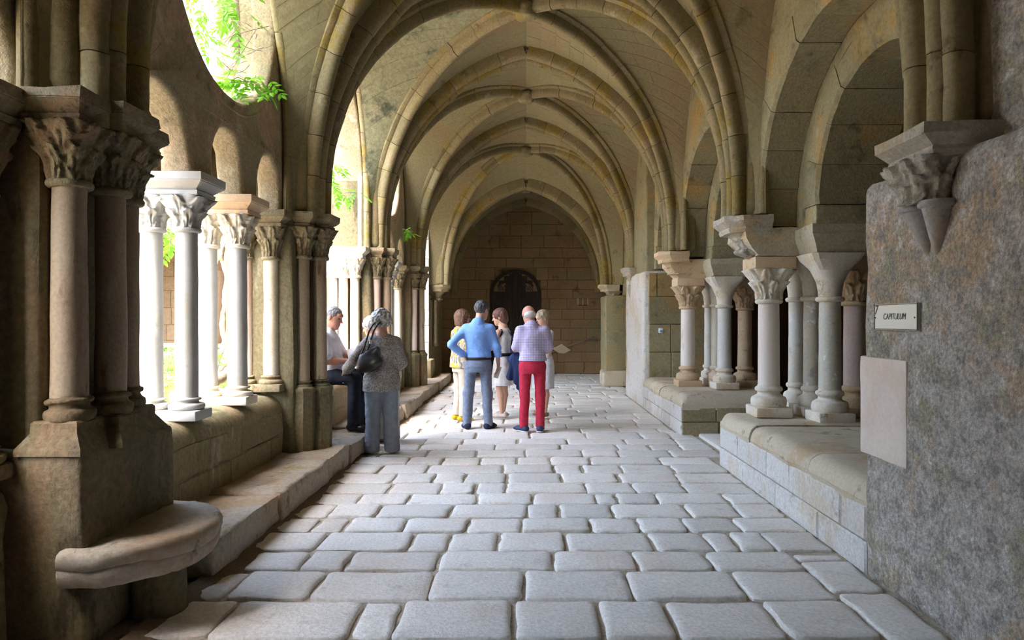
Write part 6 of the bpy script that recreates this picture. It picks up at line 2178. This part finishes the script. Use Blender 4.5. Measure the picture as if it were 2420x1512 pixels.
# ---- 6. woman in white dress with dark piping, facing left, arms folded
def woman_white():
    H = 1.70
    t = person('woman with short brown hair in sleeveless white top with black piping and white skirt', (-0.36, 10.62, 0), 1.15)
    J = joints(H, elL=(-.225, .06, 1.12), wrL=(.04, .17, 1.12), elR=(.225, .06, 1.12), wrR=(-.02, .18, 1.08), ankL=(-.08, -.02, .10), ankR=(.08, .03, .10))
    k = J['k']; J['head'] = J['head'] + np.array((0, .045, -.01)); R = rotm(0.30, -0.22); lo, hi = bbox(J)
    s = SDF(lo, hi, .0065)
    T = add_head(s, J, R, k); s.loft(torso(J, 1, True), .04)
    for a in 'LR': arm(s, J, a, (.044, .037, .027)); leg(s, J, a, (.078, .046, .050, .032))
    add_hand(s, J['wrL'], (1, .2, 0), (0, 0, 1), k, .3, .92); add_hand(s, J['wrR'], (-1, .2, 0), (0, 0, 1), k, .3, .92)
    sdf_part('body', s, SKIN, t); eyes(T, k, t, R)
    wh = cloth('white_top', (.74, .74, .74)); dk = cloth('black_piping', (.02, .02, .022))
    s = SDF(lo, hi, .0065); s.loft([q for q in torso(J, 1.03, True, grow=.010, bust=.05)], .04)
    for a in 'LR': s.cap(J['sh' + a] * (.85, 1, 1), J['sh' + a] * (.6, 1, 1.0) + (0, 0, .01), .052, .050, .04)
    s.cut((0, 0, -1), (0, 0, .98)); s.cut((0, .6, 1), J['neck'] + np.array((0, -.02, -.035))); s.cut((1, 0, .25), J['shR'] * (.95, 1, 1)); s.cut((-1, 0, .25), J['shL'] * (.95, 1, 1))
    sdf_part('top', s, wh, t, .006, seed=1)
    for sx, a in ((-1, 'L'), (1, 'R')):
        s = SDF(lo, hi, .0065); s.loft([q for q in torso(J, 1.03, True, grow=.014, bust=.05)], .04)
        s.cap(J['sh' + a] * (.85, 1, 1), J['sh' + a] * (.6, 1, 1.0) + (0, 0, .01), .056, .054, .04)
        s.cut((0, 0, -1), (0, 0, 1.20)); s.cut((0, .6, 1), J['neck'] + np.array((0, -.02, -.033)))
        s.cut((sx, 0, .25), J['sh' + a] * (.965, 1, 1)); s.cut((-sx, 0, -.25), J['sh' + a] * (.965, 1, 1) - np.array((sx * .028, 0, 0)))
        sdf_part('piping', s, dk, t)
    s = SDF(lo, hi, .007); s.loft([(.50, 0, 0, .185, .165), (.70, 0, 0, .190, .160), (.88, 0, 0, .185, .140), (1.0, 0, 0, .150, .112)], .03)
    s.cut((0, 0, -1), (0, 0, .52)); s.cut((0, 0, 1), (0, 0, .99)); sdf_part('skirt', s, cloth('white_skirt', (.70, .70, .70)), t, .008, (10, 10, 2), 3)
    ring = [[(.150 * math.cos(a) * f, .114 * math.sin(a) * f, z) for a in [2 * PI * i / 36 for i in range(36)]] for f, z in ((1.0, .972), (1.13, .973), (1.13, 1.02), (1.0, 1.021))]
    part('belt', *loft(ring, False), dk, t, smooth=True)
    s = SDF(J['head'] - .22, J['head'] + .22, .006); T = hair_cap(s, J, R, k, (.094, .114, .104), (0, -.024, .038))
    s.ell(T(0, -.055, -.03), np.array((.088, .075, .095)), .03, R)
    clear_face(s, T, R, k, (0, .105, -.045), (.064, .083, .10)); sdf_part('hair', s, hair_mat('reddish_brown_hair', (.075, .030, .022), (.16, .065, .045)), t, .005, (40, 40, 10), 2)
    shoes(J, cloth('pale_sandal', (.52, .45, .40)), t, (.1, -.15), L=.24, open_=True)
    bg = thing('navy_bag', 'navy cloth bag between the woman in white and the bald man', 'bag', (-.12, 10.5, .96))
    s = SDF((-.2, -.2, -.2), (.2, .2, .35), .007)
    s.cap((-.06, 0, -.03), (.06, 0, -.03), .085, .085, .05); s.cap((0, 0, .05), (.02, 0, .13), .06, .03, .05)
    sdf_part('sack', s, cloth('navy_bag_cloth', (.03, .055, .20)), bag_par(bg), .010, (14, 14, 10), 2)
    part('strap', *tube([(.0, 0, .12), (-.08, .04, .28), (-.16, .08, .42)], .008, 6), cloth('navy_strap', (.03, .05, .16)), bg, smooth=True)
def bag_par(b): return b
woman_white()

# ---- 7. woman behind the bald man
def woman_back():
    H = 1.67
    ox, oy = .27, 10.72
    t = person('woman with short grey-blond hair and white skirt, mostly hidden behind the bald man', (ox, oy, 0), 2.2)
    J = joints(H, elL=(-.235, .06, 1.06), wrL=(-.18, .26, 1.02), elR=(.235, .06, 1.06), wrR=(.12, .27, 1.04), ankL=(-.10, .04, .10), ankR=(.10, -.06, .10))
    k = J['k']; R = rotm(-0.2, -0.30); lo, hi = bbox(J)
    s = SDF(lo, hi, .007)
    T = add_head(s, J, R, k); s.loft(torso(J, 1, True), .04)
    for a in 'LR': arm(s, J, a, (.044, .037, .027)); leg(s, J, a, (.078, .046, .050, .032))
    add_hand(s, J['wrL'], (.3, .9, .1), (0, 0, 1), k, .5, .92); add_hand(s, J['wrR'], (-.3, .9, .1), (0, 0, 1), k, .5, .92)
    sdf_part('body', s, SKIN, t); eyes(T, k, t, R)
    s = SDF(lo, hi, .008); s.loft(torso(J, 1.03, True, grow=.012, bust=.04), .05)
    for a in 'LR': s.cap(J['sh' + a], J['sh' + a] * .4 + J['el' + a] * .6, .056, .056, .05)
    s.cut((0, 0, -1), (0, 0, .93)); s.cut((0, .5, 1), J['neck'] + np.array((0, -.02, -.01)))
    sdf_part('blouse', s, cloth('white_blouse_far', (.62, .60, .60)), t, .008, seed=2)
    s = SDF(lo, hi, .008); s.loft([(.44, 0, 0, .19, .165), (.70, 0, 0, .195, .165), (.88, 0, 0, .19, .145), (.98, 0, 0, .155, .118)], .03)
    s.cut((0, 0, -1), (0, 0, .46)); s.cut((0, 0, 1), (0, 0, .97)); sdf_part('skirt', s, cloth('white_skirt_far', (.66, .67, .72)), t, .008, (10, 10, 2), 3)
    s = SDF(J['head'] - .2, J['head'] + .2, .007); T = hair_cap(s, J, R, k, (.09, .108, .10), (0, -.02, .04)); clear_face(s, T, R, k, (0, .10, -.035)); s.cut((0, 0, -1), T(0, -.05, -.08))
    sdf_part('hair', s, hair_mat('grey_blond_hair', (.24, .18, .11), (.50, .42, .30)), t, .006, (45, 45, 20), 1)
    shoes(J, cloth('tan_sandal', (.33, .20, .13)), t, (.2, -.3), L=.24, open_=True)
    bk = thing('booklet', 'open beige booklet held out by the woman behind the bald man', 'booklet', (ox + .25, oy - .22, 1.06))
    pm = plain('beige_paper', (.52, .42, .26), .7)
    for sx in (-1, 1):
        o = part('page', *bevel_box(min(0, sx * .14), max(0, sx * .14), -.10, .10, -.003, .003, .002, 1), pm, bk)
        o.rotation_euler = (0, -sx * .25, 0)
    bk.rotation_euler = (.5, .2, 2.3)
woman_back()

# ---- 8. seated man in white shirt reading
def man_seated():
    ox, oy, rz = -2.36, 8.22, -PI / 2            # faces +x
    t = person('seated man with short grey hair, white short-sleeved shirt and black trousers, reading on the parapet', (ox, oy, .215), rz)
    # local: y is forward (+x of the world), x is to his right (towards the viewer), z from the ledge
    zs = .655
    J = joints(1.78, pel=(0, -.05, zs), hipL=(-.10, -.04, zs), hipR=(.10, -.04, zs), kneL=(-.13, .36, zs - .02), kneR=(.13, .33, zs - .04), ankL=(-.10, .38, .085), ankR=(.12, .31, .085),
               neck=(0, -.02, zs + .52), head=(0, .045, zs + .685), shL=(-.18, -.03, zs + .46), shR=(.18, -.03, zs + .46), elL=(-.22, .10, zs + .20), elR=(.24, .02, zs + .18), wrL=(-.09, .33, zs + .27), wrR=(.08, .27, zs + .17))
    k = J['k']; R = rotm(-.15, -.32); lo, hi = bbox(J, .26)
    s = SDF(lo, hi, .0065)
    T = add_head(s, J, R, k); s.loft(torso(J, 1.0), .04)
    for a in 'LR':
        arm(s, J, a)
        s.cap(J['hip' + a], J['kne' + a], .085, .058, .04); s.cap(J['kne' + a], J['ank' + a], .055, .040, .03)
    add_hand(s, J['wrL'], (.5, .8, -.2), (.3, 0, 1), k, .5, palm=(.3, .3, -1)); add_hand(s, J['wrR'], (-.5, .85, .1), (-.2, 0, 1), k, .55, palm=(-.4, .3, .6))
    sdf_part('body', s, SKIN_RED, t); eyes(T, k, t, R)
    s = SDF(lo, hi, .007)
    s.loft(torso(J, 1.06, grow=.016, belly=.09)[1:], .05)
    for a in 'LR': s.cap(J['sh' + a], J['sh' + a] * .2 + J['el' + a] * .8, .070, .074, .06)
    s.cap(J['neck'] + (0, -.01, -.03), J['neck'] + (0, .005, .03), .080, .068, .03)
    s.cut((0, 0, -1), (0, 0, zs + .04)); s.cut((0, .4, 1), J['neck'] + np.array((0, 0, .035)))
    ws = cloth('white_shirt', (.70, .70, .76))
    sdf_part('shirt', s, ws, t, .010, (7, 7, 5), 8)
    collar(J, ws, t)
    s = SDF(lo, hi, .007)
    s.loft([(zs - .10, 0, -.05, .15, .13), (zs, 0, -.05, .18, .15), (zs + .09, 0, -.045, .165, .15)], .04)
    for a in 'LR': s.cap(J['hip' + a], J['kne' + a], .105, .080, .05); s.cap(J['kne' + a], J['ank' + a] + (0, 0, -.01), .080, .070, .03)
    s.cut((0, 0, -1), (0, 0, .04))
    sdf_part('trousers', s, cloth('black_trousers', (.022, .024, .034)), t, .008, (8, 8, 8), 3)
    ring = [[(.170 * math.cos(a) * f, -.045 + .152 * math.sin(a) * f, z) for a in [2 * PI * i / 36 for i in range(36)]] for f, z in ((1.0, zs + .06), (1.02, zs + .061), (1.02, zs + .095), (1.0, zs + .096))]
    part('belt', *loft(ring, False), cloth('black_belt', (.02, .02, .02), rough=.4), t, smooth=True)
    s = SDF(J['head'] - .2, J['head'] + .2, .006); T = hair_cap(s, J, R, k, (.081, .102, .092), (0, -.020, .036)); clear_face(s, T, R, k, (0, .098, -.03), (.085, .078, .095)); s.cut((0, 0, -1), T(0, -.05, -.07))
    for sx in (-1, 1): s.ell(T(sx * .085, .02, -.03), np.array((.03, .045, .045)), .01, R, sub=True)
    sdf_part('hair', s, hair_mat('short_grey_hair', (.12, .11, .11), (.33, .32, .32)), t, .004, (45, 45, 45), 4)
    shoes(J, plain('black_leather_shoe', (.015, .015, .016), .35), t, (.05, -.1))
    V, Fc = lathe([(.034, -.014), (.038, -.01), (.038, .01), (.034, .014)], 18, caps=False)
    dv = J['wrL'] - J['elL']; q = Vector(dv).to_track_quat('Z', 'Y').to_matrix()
    part('watch', [tuple(q @ Vector(v) + Vector(J['wrL'] - dv / np.linalg.norm(dv) * .02)) for v in V], Fc, cloth('watch_strap', (.02, .02, .02)), t, smooth=True)
    pp = thing('open_brochure', 'open white brochure in the hands of the seated man', 'brochure', (ox + .335, oy - .03, .215 + zs + .245))
    pm = plain('white_paper', (.74, .74, .74), .6)
    for sx in (-1, 1):
        o = part('page', *bevel_box(-.11, .11, min(0, sx * .13), max(0, sx * .13), -.002, .002, .001, 1), pm, pp)
        o.rotation_euler = (sx * .22, 0, 0)
    pp.rotation_euler = (.65, -.40, .1)
man_seated()
